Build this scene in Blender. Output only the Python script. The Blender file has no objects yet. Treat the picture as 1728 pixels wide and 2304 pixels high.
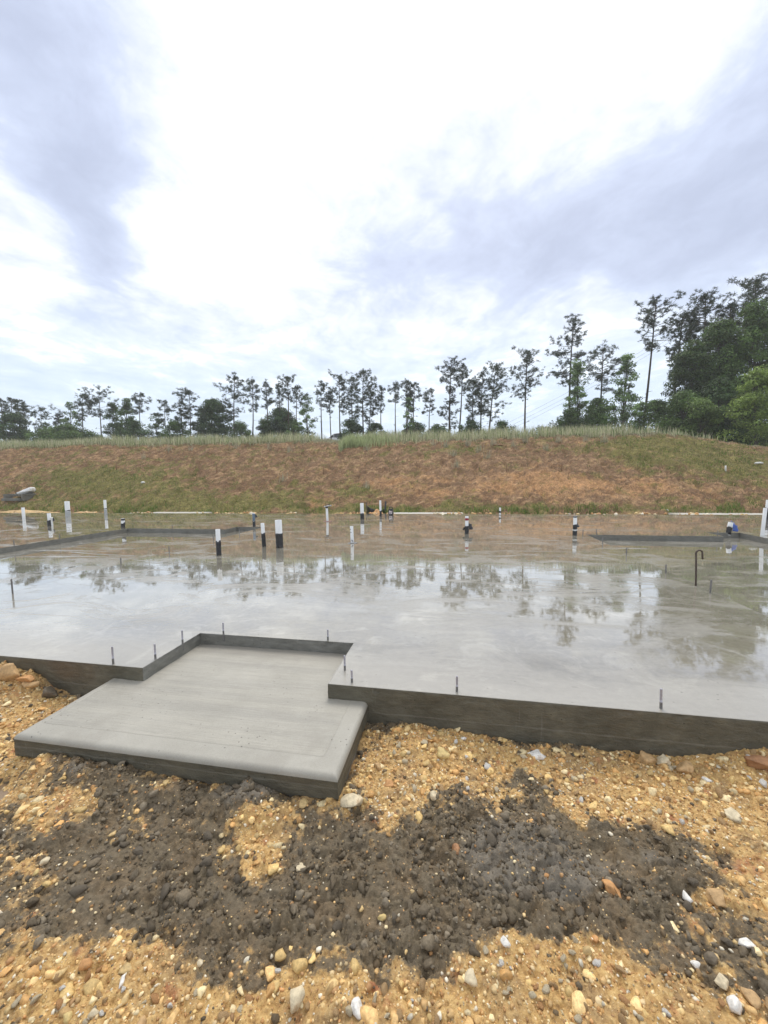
import bpy, bmesh, math, random
import numpy as np
from mathutils import Matrix, Vector

# ------------------------------------------------------------------ camera, sky, sun, exposure
scene = bpy.context.scene
col = scene.collection
TH = 0.18689                      # the slab is turned this much against the view
PITCH, ROLL = 0.0863, -0.0144
CAM_H = 1.15

def setup_camera():
    cd = bpy.data.cameras.new('camera')
    cam = bpy.data.objects.new('camera', cd)
    col.objects.link(cam)
    cd.sensor_fit = 'HORIZONTAL'
    cd.sensor_width = 36.0
    cd.lens = 890.83 / 1728 * 36.0
    cd.clip_start = 0.05
    cd.clip_end = 2000
    fwd = Vector((0, math.cos(PITCH), -math.sin(PITCH)))
    up0 = Vector((0, math.sin(PITCH), math.cos(PITCH)))
    rx = Vector((1, 0, 0))
    right = rx * math.cos(ROLL) + up0 * math.sin(ROLL)
    up = -rx * math.sin(ROLL) + up0 * math.cos(ROLL)
    m = Matrix((right, up, -fwd)).transposed().to_4x4()
    m.translation = (0, 0, CAM_H)
    cam.matrix_world = m
    scene.camera = cam
setup_camera()

SUN_ELEV, SUN_ROT = math.radians(56), math.radians(8)   # sun behind thin cloud, ahead of the camera
def setup_world():
    w = bpy.data.worlds.new('World')
    scene.world = w
    w.use_nodes = True
    nt = w.node_tree
    N, L = nt.nodes, nt.links
    N.clear()
    out = N.new('ShaderNodeOutputWorld')
    bg = N.new('ShaderNodeBackground')
    L.new(bg.outputs[0], out.inputs[0])
    sky = N.new('ShaderNodeTexSky')
    sky.sky_type = 'NISHITA'
    sky.sun_disc = False
    sky.sun_elevation = SUN_ELEV
    sky.sun_rotation = SUN_ROT
    sky.air_density = 1.0
    sky.dust_density = 2.0
    tc = N.new('ShaderNodeTexCoord')
    sep = N.new('ShaderNodeSeparateXYZ')
    L.new(tc.outputs['Generated'], sep.inputs[0])
    def math_(op, a, b=None, c=None):
        n = N.new('ShaderNodeMath'); n.operation = op
        for i, v in enumerate((a, b, c)):
            if v is None: continue
            if isinstance(v, (int, float)): n.inputs[i].default_value = v
            else: L.new(v, n.inputs[i])
        return n.outputs[0]
    zz = math_('ADD', math_('MAXIMUM', sep.outputs[2], 0.0), 0.12)
    cmb = N.new('ShaderNodeCombineXYZ')
    L.new(math_('DIVIDE', sep.outputs[0], zz), cmb.inputs[0])
    L.new(math_('DIVIDE', sep.outputs[1], zz), cmb.inputs[1])
    P = cmb.outputs[0]                 # position on the cloud deck
    # warp
    wn = N.new('ShaderNodeTexNoise'); wn.inputs['Scale'].default_value = 1.7; wn.inputs['Detail'].default_value = 3
    L.new(P, wn.inputs['Vector'])
    vm = N.new('ShaderNodeVectorMath'); vm.operation = 'MULTIPLY_ADD'
    L.new(wn.outputs['Color'], vm.inputs[0])
    vm.inputs[1].default_value = (0.34, 0.34, 0)
    L.new(P, vm.inputs[2])
    Pw = vm.outputs[0]
    def noise(vec, scale, detail, rough, sx=1, sy=1, rot=0, loc=(0, 0, 0)):
        mp = N.new('ShaderNodeMapping')
        mp.inputs['Scale'].default_value = (sx, sy, 1)
        mp.inputs['Rotation'].default_value = (0, 0, rot)
        mp.inputs['Location'].default_value = loc
        L.new(vec, mp.inputs[0])
        n = N.new('ShaderNodeTexNoise')
        n.inputs['Scale'].default_value = scale
        n.inputs['Detail'].default_value = detail
        n.inputs['Roughness'].default_value = rough
        L.new(mp.outputs[0], n.inputs['Vector'])
        return n.outputs['Fac']
    def blob(cx, cy, rx, ry, rot, s):
        """soft bank of cloud on the deck"""
        a = N.new('ShaderNodeVectorMath'); a.operation = 'SUBTRACT'
        L.new(Pw, a.inputs[0]); a.inputs[1].default_value = (cx + .17, cy + .17, 0)
        mp = N.new('ShaderNodeMapping'); mp.vector_type = 'POINT'
        mp.inputs['Rotation'].default_value = (0, 0, -rot)
        L.new(a.outputs[0], mp.inputs[0])
        b = N.new('ShaderNodeVectorMath'); b.operation = 'DIVIDE'
        L.new(mp.outputs[0], b.inputs[0]); b.inputs[1].default_value = (rx, ry, 1)
        ln = N.new('ShaderNodeVectorMath'); ln.operation = 'LENGTH'
        L.new(b.outputs[0], ln.inputs[0])
        e = math_('POWER', 2.718, math_('MULTIPLY', math_('MULTIPLY', ln.outputs['Value'], ln.outputs['Value']), -1.0))
        return math_('MULTIPLY', e, s)
    n1 = noise(Pw, 1.7, 8, 0.58, 1.15, 0.85, 0.45)
    n2 = noise(Pw, 4.4, 9, 0.64, 1.1, 0.9, -0.45, (3, 7, 0))
    base = math_('ADD', math_('MULTIPLY', math_('SUBTRACT', n1, 0.5), 1.05), math_('MULTIPLY', math_('SUBTRACT', n2, 0.5), 0.95))
    grey = math_('ADD', base, 0.36)
    for b in CLOUD_BANKS:
        grey = math_('ADD', grey, blob(*b))
    mr = N.new('ShaderNodeMapRange'); mr.interpolation_type = 'SMOOTHSTEP'
    L.new(grey, mr.inputs[0])
    mr.inputs[1].default_value = -0.10; mr.inputs[2].default_value = 1.10
    ramp = N.new('ShaderNodeValToRGB')
    el = ramp.color_ramp.elements
    el[0].position = 0.0; el[0].color = (*SKY_WHITE, 1)
    el[1].position = 1.0; el[1].color = (*SKY_DARK, 1)
    e = el.new(0.28); e.color = (*SKY_LIGHT, 1)
    e = el.new(0.6); e.color = (*SKY_MID, 1)
    L.new(mr.outputs[0], ramp.inputs[0])
    # thin pale cloud towards the horizon lets the blue of the sky through
    hz = N.new('ShaderNodeMapRange'); hz.interpolation_type = 'SMOOTHSTEP'
    L.new(sep.outputs[2], hz.inputs[0])
    hz.inputs[1].default_value = 0.40; hz.inputs[2].default_value = 0.14
    hz.inputs[3].default_value = 0.0; hz.inputs[4].default_value = 0.72
    hzm = N.new('ShaderNodeMix'); hzm.data_type = 'RGBA'
    L.new(hz.outputs[0], hzm.inputs['Factor'])
    L.new(ramp.outputs[0], hzm.inputs['A'])
    hzm.inputs['B'].default_value = (*SKY_HORIZON, 1)
    # clear sky shows a little through the whole deck
    sk = N.new('ShaderNodeMix'); sk.data_type = 'RGBA'; sk.blend_type = 'MULTIPLY'
    sk.inputs['Factor'].default_value = 1.0
    L.new(sky.outputs[0], sk.inputs['A'])
    sk.inputs['B'].default_value = (0.1, 0.1, 0.1, 1)
    mx = N.new('ShaderNodeMix'); mx.data_type = 'RGBA'
    mx.inputs['Factor'].default_value = 0.9
    L.new(sk.outputs['Result'], mx.inputs['A'])
    L.new(hzm.outputs['Result'], mx.inputs['B'])
    L.new(mx.outputs['Result'], bg.inputs['Color'])
    bg.inputs['Strength'].default_value = 1.0
SKY_WHITE = (1.72, 1.72, 1.70)
SKY_LIGHT = (0.90, 0.94, 1.02)
SKY_MID = (0.63, 0.70, 0.88)
SKY_DARK = (0.48, 0.535, 0.69)
SKY_HORIZON = (0.66, 0.80, 0.97)
CLOUD_BANKS = [   # centre on the deck, radii, turn, darkness
    (0.12, 0.70, 0.36, 0.26, 0.0, -0.50),
    (-0.62, 1.48, 0.30, 0.22, 0.0, -0.50),
    (-0.30, 1.02, 0.12, 0.28, 0.5, -0.25),
    (-1.30, 1.62, 0.34, 0.14, 0.2, -0.45),
    (-0.74, 0.92, 0.18, 0.60, 0.45, 0.34),
    (-0.98, 1.48, 0.13, 0.52, 0.6, 0.42),
    (0.95, 1.35, 0.45, 0.42, -0.5, 0.46),
    (0.05, 1.38, 0.16, 0.42, 0.12, 0.15),
    (0.32, 1.42, 0.36, 0.22, -0.3, 0.20),
    (0.50, 1.62, 0.40, 0.30, -0.4, 0.22),
    (0.88, 0.88, 0.18, 0.35, -0.6, 0.18),
]
setup_world()

def setup_sun():
    ld = bpy.data.lights.new('sun', 'SUN')
    ld.energy = 1.5
    ld.angle = math.radians(25)
    ld.color = (1.0, 0.96, 0.9)
    o = bpy.data.objects.new('sun', ld)
    col.objects.link(o)
    d = Vector((math.sin(SUN_ROT) * math.cos(SUN_ELEV), math.cos(SUN_ROT) * math.cos(SUN_ELEV), math.sin(SUN_ELEV)))
    o.rotation_euler = d.to_track_quat('Z', 'Y').to_euler()
    o.location = d * 60
setup_sun()

scene.view_settings.view_transform = 'Standard'
scene.view_settings.look = 'None'
scene.view_settings.exposure = 0.28
scene.view_settings.gamma = 1.0
scene.view_settings.use_curve_mapping = False
scene.cycles.max_bounces = 6
scene.cycles.volume_bounces = 1
scene.cycles.transparent_max_bounces = 8
scene.cycles.use_denoising = True

# ------------------------------------------------------------------ helpers
rng = np.random.default_rng(7)
random.seed(7)
CT, ST = math.cos(TH), math.sin(TH)
def W(u, v, z=0.0):
    """slab frame (along the front edge, inwards) to world"""
    return (u * CT + v * ST, -u * ST + v * CT, z)
def UV(x, y):
    return x * CT - y * ST, x * ST + y * CT

def tag(o, label=None, cat=None, group=None, kind=None):
    if label: o['label'] = label
    if cat: o['category'] = cat
    if group: o['group'] = group
    if kind: o['kind'] = kind
    return o

def link(name, data, parent=None, loc=(0, 0, 0), rot=(0, 0, 0)):
    o = bpy.data.objects.new(name, data)
    col.objects.link(o)
    o.location = loc
    o.rotation_euler = rot
    if parent: o.parent = parent
    return o

def empty(name, loc=(0, 0, 0), rz=0.0):
    return link(name, None, None, loc, (0, 0, rz))

def mesh_np(name, V, F, mats=None, colors=None, smooth=False, mat_idx=None):
    """V (n,3); F: array (m,3) or (m,4) or a list of such arrays"""
    me = bpy.data.meshes.new(name)
    V = np.asarray(V, dtype=np.float32)
    Fs = F if isinstance(F, list) else [F]
    Fs = [np.asarray(f, dtype=np.int32) for f in Fs if len(f)]
    nl = sum(f.size for f in Fs)
    npoly = sum(len(f) for f in Fs)
    me.vertices.add(len(V)); me.vertices.foreach_set('co', V.ravel())
    me.loops.add(nl); me.polygons.add(npoly)
    me.loops.foreach_set('vertex_index', np.concatenate([f.ravel() for f in Fs]))
    tot = np.concatenate([np.full(len(f), f.shape[1], dtype=np.int32) for f in Fs])
    start = np.concatenate([[0], np.cumsum(tot)[:-1]]).astype(np.int32)
    me.polygons.foreach_set('loop_start', start)
    if smooth: me.polygons.foreach_set('use_smooth', np.ones(npoly, dtype=bool))
    if mat_idx is not None: me.polygons.foreach_set('material_index', np.asarray(mat_idx, dtype=np.int32))
    me.update(calc_edges=True)
    if colors is not None:
        ca = me.color_attributes.new('tint', 'FLOAT_COLOR', 'POINT')
        c = np.ones((len(V), 4), dtype=np.float32); c[:, :colors.shape[1]] = colors
        ca.data.foreach_set('color', c.ravel())
    for m in (mats or []):
        me.materials.append(m)
    me.validate(clean_customdata=False)
    return me

def grid_faces(nu, nv):
    i = np.arange((nu - 1) * (nv - 1)); a = i // (nu - 1) * nu + i % (nu - 1)
    return np.stack([a, a + 1, a + nu + 1, a + nu], 1)

# numpy noise ------------------------------------------------------
def _hash(ix, iy, s):
    h = (ix.astype(np.int64) * 374761393 + iy.astype(np.int64) * 668265263 + s * 1274126177) & 0xffffffff
    h = ((h ^ (h >> 13)) * 1274126177) & 0xffffffff
    h = ((h ^ (h >> 16)) * 2246822519) & 0xffffffff
    return ((h ^ (h >> 15)) & 0xffffff) / float(0xffffff)
def vnoise(x, y, s=0):
    ix, iy = np.floor(x), np.floor(y)
    fx, fy = x - ix, y - iy
    fx = fx * fx * fx * (fx * (fx * 6 - 15) + 10); fy = fy * fy * fy * (fy * (fy * 6 - 15) + 10)
    a, b = _hash(ix, iy, s), _hash(ix + 1, iy, s)
    c, d = _hash(ix, iy + 1, s), _hash(ix + 1, iy + 1, s)
    return (a * (1 - fx) + b * fx) * (1 - fy) + (c * (1 - fx) + d * fx) * fy
def fbm(x, y, s=0, oct=4, gain=0.5):
    r = 0; a = 1; t = 0
    for i in range(oct):
        r = r + a * vnoise(x, y, s + i * 17); t += a
        x, y = x * 2.03 + 5.1, y * 2.03 + 3.7; a *= gain
    return r / t
def worley(x, y, s=0, jit=0.9):
    ix, iy = np.floor(x), np.floor(y)
    d1 = np.full(x.shape, 9.0); idr = np.zeros(x.shape); d2 = np.full(x.shape, 9.0)
    for dx in (-1, 0, 1):
        for dy in (-1, 0, 1):
            cx, cy = ix + dx, iy + dy
            px = cx + .5 + (_hash(cx, cy, s) - .5) * jit; py = cy + .5 + (_hash(cx, cy, s + 5) - .5) * jit
            d = np.hypot(x - px, y - py)
            rr = _hash(cx, cy, s + 9)
            closer = d < d1
            d2 = np.where(closer, d1, np.minimum(d2, d))
            idr = np.where(closer, rr, idr)
            d1 = np.where(closer, d, d1)
    return d1, d2, idr
def sst(a, b, x):
    t = np.clip((x - a) / (b - a), 0, 1)
    return t * t * (3 - 2 * t)

# materials --------------------------------------------------------
class MatB:
    def __init__(self, name):
        self.m = bpy.data.materials.new(name)
        self.m.use_nodes = True
        self.nt = self.m.node_tree
        self.N, self.L = self.nt.nodes, self.nt.links
        self.b = self.N['Principled BSDF']
        self.tc = self.N.new('ShaderNodeTexCoord')
    def set(self, name, v):
        i = self.b.inputs[name]
        if isinstance(v, (int, float, tuple)):
            i.default_value = (*v, 1) if isinstance(v, tuple) and len(v) == 3 else v
        else: self.L.new(v, i)
        return self
    def mapping(self, scale=(1, 1, 1), rot=(0, 0, 0), coord='Object'):
        mp = self.N.new('ShaderNodeMapping')
        mp.inputs['Scale'].default_value = scale
        mp.inputs['Rotation'].default_value = rot
        self.L.new(self.tc.outputs[coord], mp.inputs[0])
        return mp.outputs[0]
    def noise(self, scale, detail=4, rough=0.5, vec=None, dist=0.0, out='Fac'):
        n = self.N.new('ShaderNodeTexNoise')
        n.inputs['Scale'].default_value = scale
        n.inputs['Detail'].default_value = detail
        n.inputs['Roughness'].default_value = rough
        n.inputs['Distortion'].default_value = dist
        self.L.new(vec if vec is not None else self.tc.outputs['Object'], n.inputs['Vector'])
        return n.outputs[out]
    def voronoi(self, scale, vec=None, feature='F1', out='Distance', rand=1.0):
        n = self.N.new('ShaderNodeTexVoronoi')
        n.feature = feature
        n.inputs['Scale'].default_value = scale
        n.inputs['Randomness'].default_value = rand
        self.L.new(vec if vec is not None else self.tc.outputs['Object'], n.inputs['Vector'])
        return n.outputs[out]
    def math(self, op, a, b=None, c=None):
        n = self.N.new('ShaderNodeMath'); n.operation = op
        for i, v in enumerate((a, b, c)):
            if v is None: continue
            if isinstance(v, (int, float)): n.inputs[i].default_value = v
            else: self.L.new(v, n.inputs[i])
        return n.outputs[0]
    def ramp(self, fac, stops):
        r = self.N.new('ShaderNodeValToRGB')
        el = r.color_ramp.elements
        el[0].position, el[0].color = stops[0][0], (*stops[0][1], 1)
        el[1].position, el[1].color = stops[-1][0], (*stops[-1][1], 1)
        for p_, c_ in stops[1:-1]:
            e = el.new(p_); e.color = (*c_, 1)
        self.L.new(fac, r.inputs[0])
        return r.outputs[0]
    def range(self, fac, a, b, c=0.0, d=1.0, smooth=True):
        n = self.N.new('ShaderNodeMapRange')
        if smooth: n.interpolation_type = 'SMOOTHSTEP'
        self.L.new(fac, n.inputs[0])
        for i, v in enumerate((a, b, c, d)): n.inputs[i + 1].default_value = v
        return n.outputs[0]
    def mix(self, fac, a, b, blend='MIX'):
        n = self.N.new('ShaderNodeMix'); n.data_type = 'RGBA'; n.blend_type = blend
        for k, v in (('Factor', fac), ('A', a), ('B', b)):
            if isinstance(v, (int, float)): n.inputs[k].default_value = v
            elif isinstance(v, tuple): n.inputs[k].default_value = (*v, 1)
            else: self.L.new(v, n.inputs[k])
        return n.outputs['Result']
    def attr(self, name='tint'):
        n = self.N.new('ShaderNodeAttribute'); n.attribute_name = name
        return n
    def bump(self, height, strength=0.5, dist=0.01, normal=None):
        n = self.N.new('ShaderNodeBump')
        n.inputs['Strength'].default_value = strength
        n.inputs['Distance'].default_value = dist
        self.L.new(height, n.inputs['Height'])
        if normal is not None: self.L.new(normal, n.inputs['Normal'])
        return n.outputs[0]

def simple(name, colr, rough=0.6, var=0.15, scale=20, bump=0.0, metal=0.0, spec=0.5, dirt=None):
    m = MatB(name)
    n = m.noise(scale, 5, 0.6)
    dark = tuple(c * (1 - var) for c in colr); lite = tuple(min(1, c * (1 + var)) for c in colr)
    c = m.ramp(n, [(0.3, dark), (0.7, lite)])
    if dirt:
        c = m.mix(m.range(m.noise(scale * .37, 6, .65), .55, .68), c, dirt)
    m.set('Base Color', c).set('Roughness', rough).set('Metallic', metal)
    m.b.inputs['Specular IOR Level'].default_value = spec
    if bump: m.set('Normal', m.bump(m.noise(scale * 2, 4, 0.6), bump, 0.01))
    return m.m
def tinted(name, rough=0.7, var=0.25, scale=60, spec=0.4, bump=0.0, bdist=0.004, trans=0.0):
    """colour from the mesh's own tint attribute, broken up by noise"""
    m = MatB(name)
    a = m.attr()
    n = m.noise(scale, 4, 0.6)
    c = m.mix(1.0, a.outputs['Color'], m.ramp(n, [(0.25, (1 - var,) * 3), (0.75, (1 + var,) * 3)]), 'MULTIPLY')
    m.set('Base Color', c).set('Roughness', rough)
    m.b.inputs['Specular IOR Level'].default_value = spec
    if trans:
        # thin leaves let some light through
        tr = m.N.new('ShaderNodeBsdfTranslucent'); m.L.new(c, tr.inputs['Color'])
        ms = m.N.new('ShaderNodeMixShader'); ms.inputs[0].default_value = trans
        m.L.new(m.b.outputs[0], ms.inputs[1]); m.L.new(tr.outputs[0], ms.inputs[2])
        m.L.new(ms.outputs[0], m.N['Material Output'].inputs['Surface'])
    if bump: m.set('Normal', m.bump(m.noise(scale * 2.5, 5, 0.65), bump, bdist))
    return m.m
# ------------------------------------------------------------------ measured positions (world metres)
# patches of tan gravel / grey mud: centre, two half axes, weight
TAN= [(-2.095, 2.197, 0.33, -0.008, -0.325, 0.363, 1.2), (-1.739, 1.705, 0.13, -0.002, -0.112, 0.118, 0.8), (-0.99, 1.696, 0.102, -0.002, -0.027, 0.051, 1), (-0.797, 1.666, 0.059, -0.001, -0.021, 0.049, 0.9), (-1.358, 1.537, 0.137, -0.002, -0.054, 0.067, 1), (-0.483, 1.417, 0.099, -0.002, -0.028, 0.094, 1.1), (-0.506, 1.352, 0.052, -0.001, -0.019, 0.056, 0.6), (-0.292, 1.565, 0.138, -0.002, -0.009, 0.054, 0.9), (-0.442, 1.467, 0.056, -0.001, -0.011, 0.043, 0.5), (0.102, 1.914, 0.26, -0.005, 0.01, 0.168, 1.2), (0.047, 1.699, 0.19, -0.004, 0.004, 0.102, 1), (0.316, 1.781, 0.198, -0.004, 0.029, 0.164, 1), (0.521, 1.977, 0.097, -0.002, 0.025, 0.096, 0.8), (0.78, 1.834, 0.158, -0.003, 0.034, 0.083, 0.8), (0.528, 1.611, 0.14, -0.003, 0.018, 0.057, 0.7), (1.032, 1.681, 0.31, -0.006, 0.086, 0.146, 1.3), (1.425, 1.673, 0.308, -0.006, 0.143, 0.177, 1.4), (1.38, 1.437, 0.161, -0.003, 0.118, 0.132, 1.2), (0.798, 1.546, 0.173, -0.003, 0.036, 0.073, 0.9), (1.101, 1.506, 0.15, -0.003, 0.048, 0.069, 0.9), (1.234, 1.182, 0.09, -0.001, 0.088, 0.091, 1.1), (1.056, 1.177, 0.075, -0.001, 0.034, 0.041, 0.8), (1.048, 1.245, 0.047, -0.001, 0.027, 0.035, 0.5), (-1.304, 1.278, 0.099, -0.001, -0.063, 0.068, 0.7), (-1.118, 1.106, 0.101, -0.001, -0.047, 0.052, 0.5), (-0.89, 0.981, 0.258, -0.003, -0.051, 0.064, 1.3), (-0.955, 0.924, 0.184, -0.002, -0.043, 0.048, 1.3), (-0.486, 0.937, 0.247, -0.003, -0.026, 0.059, 1.2), (-0.688, 1.031, 0.162, -0.002, -0.023, 0.04, 0.6), (-0.176, 0.925, 0.243, -0.003, -0.007, 0.048, 1.3), (0.141, 0.931, 0.22, -0.002, 0.007, 0.048, 1.3), (0.437, 0.937, 0.208, -0.002, 0.03, 0.07, 1.4), (0.604, 1.015, 0.092, -0.001, 0.021, 0.039, 0.9), (0.406, 1.018, 0.105, -0.001, 0.009, 0.024, 0.6), (0.725, 0.943, 0.147, -0.002, 0.042, 0.06, 1.0), (0.917, 0.922, 0.108, -0.001, 0.052, 0.057, 1.0), (0.929, 1.093, 0.07, -0.001, 0.03, 0.038, 0.6), (1.043, 1.032, 0.066, -0.001, 0.043, 0.046, 0.5), (0.261, 1.288, 0.049, -0.001, 0.009, 0.043, 0.4), (-0.679, 1.336, 0.051, -0.001, -0.016, 0.036, 0.35), (-0.018, 1.214, 0.047, -0.001, 0.0, 0.03, 0.3), (0.117, 1.523, 0.115, -0.002, 0.005, 0.058, 0.5), (0.285, 1.498, 0.056, -0.001, 0.013, 0.068, 0.4), (-0.254, 1.443, 0.073, -0.001, -0.008, 0.053, 0.4)]
GREY= [(-0.609, 1.631, 0.123, -0.002, -0.027, 0.08, 1.0), (-1.282, 1.752, 0.44, -0.008, -0.045, 0.067, 0.5), (0.486, 1.319, 0.25, -0.004, 0.061, 0.174, 1.3), (0.015, 1.259, 0.32, -0.005, 0.004, 0.14, 0.7), (-0.877, 1.272, 0.326, -0.005, -0.076, 0.123, 0.8), (0.944, 1.278, 0.209, -0.003, 0.073, 0.105, 0.9), (1.002, 1.079, 0.166, -0.002, 0.043, 0.05, 0.4), (1.01, 0.969, 0.1, -0.001, 0.029, 0.031, 0.5), (0.668, 1.56, 0.078, -0.001, 0.03, 0.074, 0.5), (0.322, 1.59, 0.119, -0.002, 0.009, 0.045, 0.5), (0.636, 1.688, 0.084, -0.002, 0.018, 0.051, 0.6), (0.836, 1.97, 0.385, -0.008, 0.015, 0.037, 0.5), (-2.292, 2.557, 0.191, -0.005, -0.073, 0.086, 0.7), (0.009, 2.026, 0.125, -0.003, 0.001, 0.047, 0.6)]
# stones: x, y, width, height, colour, label
STONES=[
(-0.144, 1.558, 0.125, 0.073, 'cream', 'flat cream rock with a broken top lying at the porch slab corner') ,
(0.744, 1.196, 0.07, 0.101, 'orange', 'oblong orange stone standing alone on the grey mud') ,
(0.73, 1.841, 0.1, 0.05, 'white', 'white oblong stone lying near the right slab face') ,
(1.793, 1.794, 0.122, 0.088, 'rust', 'big rust brown rock against the slab face at the right edge') ,
(1.229, 1.78, 0.087, 0.088, 'tan', 'tan rock with a pointed top below the bolt on the right slab face') ,
(1.312, 1.772, 0.074, 0.053, 'cream', 'cream rock just right of the pointed tan rock by the slab') ,
(1.383, 1.723, 0.097, 0.085, 'tan', 'rounded tan clod of earth in the gravel by the right slab face') ,
(-0.025, 1.137, 0.032, 0.032, 'yellow', 'yellow stone alone in the middle of the grey mud') ,
(-0.252, 0.937, 0.059, 0.07, 'cream', 'broad cream stone half sunk in the tan earth at the bottom edge') ,
(-0.088, 0.91, 0.043, 0.082, 'white', 'long white pointed shard at the bottom edge') ,
(0.217, 0.971, 0.043, 0.061, 'cream', 'cream and grey knobbly stone in the bottom gravel') ,
(0.339, 1.045, 0.041, 0.039, 'white', 'pale flat stone with orange centre at lower right of middle') ,
(0.911, 1.01, 0.044, 0.067, 'grey', 'smooth grey oval stone with brown side at lower right') ,
(0.856, 0.997, 0.033, 0.037, 'white', 'white rough stone left of the smooth grey oval stone') ,
(0.894, 0.953, 0.05, 0.055, 'cream', 'cream stone below the smooth grey oval stone') ,
(0.885, 0.907, 0.047, 0.058, 'white', 'white stone with long edge near the bottom right corner') ,
(0.952, 0.924, 0.053, 0.067, 'tan', 'tan stone next to the bottom right corner') ,
(1.043, 1.047, 0.059, 0.024, 'white', 'thin white splinter lying at lower right') ,
(1.06, 1.169, 0.083, 0.05, 'tan', 'flat wide tan rock at the right in the grey mud') ,
(0.963, 1.17, 0.036, 0.076, 'white', 'white and brown speckled stone right of the oblong orange one') ,
(-2.592, 2.618, 0.164, 0.175, 'tan', 'large tan rock at the foot of the left slab face') ,
(-2.385, 2.53, 0.126, 0.088, 'orange', 'orange rock beside the large tan rock at the left slab face') ,
(-2.259, 2.538, 0.127, 0.102, 'grey', 'angular grey chunk at the left slab face') ,
(-2.26, 2.416, 0.109, 0.078, 'tan', 'tan rock under the orange one at the left slab face') ,
(-1.249, 1.323, 0.041, 0.048, 'cream', 'cream stone with brown base in the mud at far left') ,
(-1.241, 1.278, 0.023, 0.029, 'yellow', 'small yellow stone below the cream one at far left') ,
(-0.874, 1.025, 0.046, 0.044, 'orange', 'crumbly orange stone at lower left') ,
(-0.774, 0.917, 0.029, 0.029, 'cream', 'round cream stone at the lower left bottom') ,
(-0.839, 0.909, 0.031, 0.034, 'yellow', 'pale yellow stone at the lower left bottom') ,
(-0.712, 0.884, 0.031, 0.031, 'cream', 'cream stone in the bottom edge gravel at left') ,
(-0.637, 0.888, 0.043, 0.052, 'tan', 'blocky tan stone in the bottom edge gravel at left') ,
(-0.547, 1.024, 0.027, 0.029, 'cream', 'pale round stone in grey mud at lower left of middle') ,
(-0.744, 0.982, 0.016, 0.051, 'white', 'slim white stone sliver at lower left') ,
(-0.877, 0.958, 0.023, 0.025, 'white', 'short white stone at the lower left edge of the mud') ,
(0.246, 1.339, 0.054, 0.071, 'rust', 'brown stone chip in mud left of the grey spill') ,
(0.191, 1.581, 0.043, 0.074, 'cream', 'cream curved stone chip at the edge of the grey mud') ,
(-0.318, 1.313, 0.047, 0.062, 'cream', 'cream ridged stone in mud below the porch corner') ,
(0.109, 1.329, 0.03, 0.033, 'white', 'small white stone in mud left of the grey spill') ,
(0.535, 1.235, 0.022, 0.024, 'orange', 'tiny orange stone on the grey spill') ,
(1.709, 1.755, 0.039, 0.082, 'white', 'white slanting stone below the big rust brown rock') ,
(1.435, 1.661, 0.049, 0.032, 'white', 'white chip in the gravel at right') ,
(1.399, 1.49, 0.092, 0.037, 'cream', 'long cream stone in the gravel at the right edge') ,
(0.39, 1.929, 0.043, 0.037, 'white', 'white pebble at the foot of the slab face right of the porch') ,
(0.265, 1.815, 0.081, 0.069, 'yellow', 'pale yellow stone in the gravel right of the porch') ,
(0.004, 1.661, 0.062, 0.046, 'orange', 'small orange rock in gravel right of the porch corner') ,
(-0.049, 1.76, 0.057, 0.067, 'tan', 'upright tan stone against the porch side') ,
]
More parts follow.
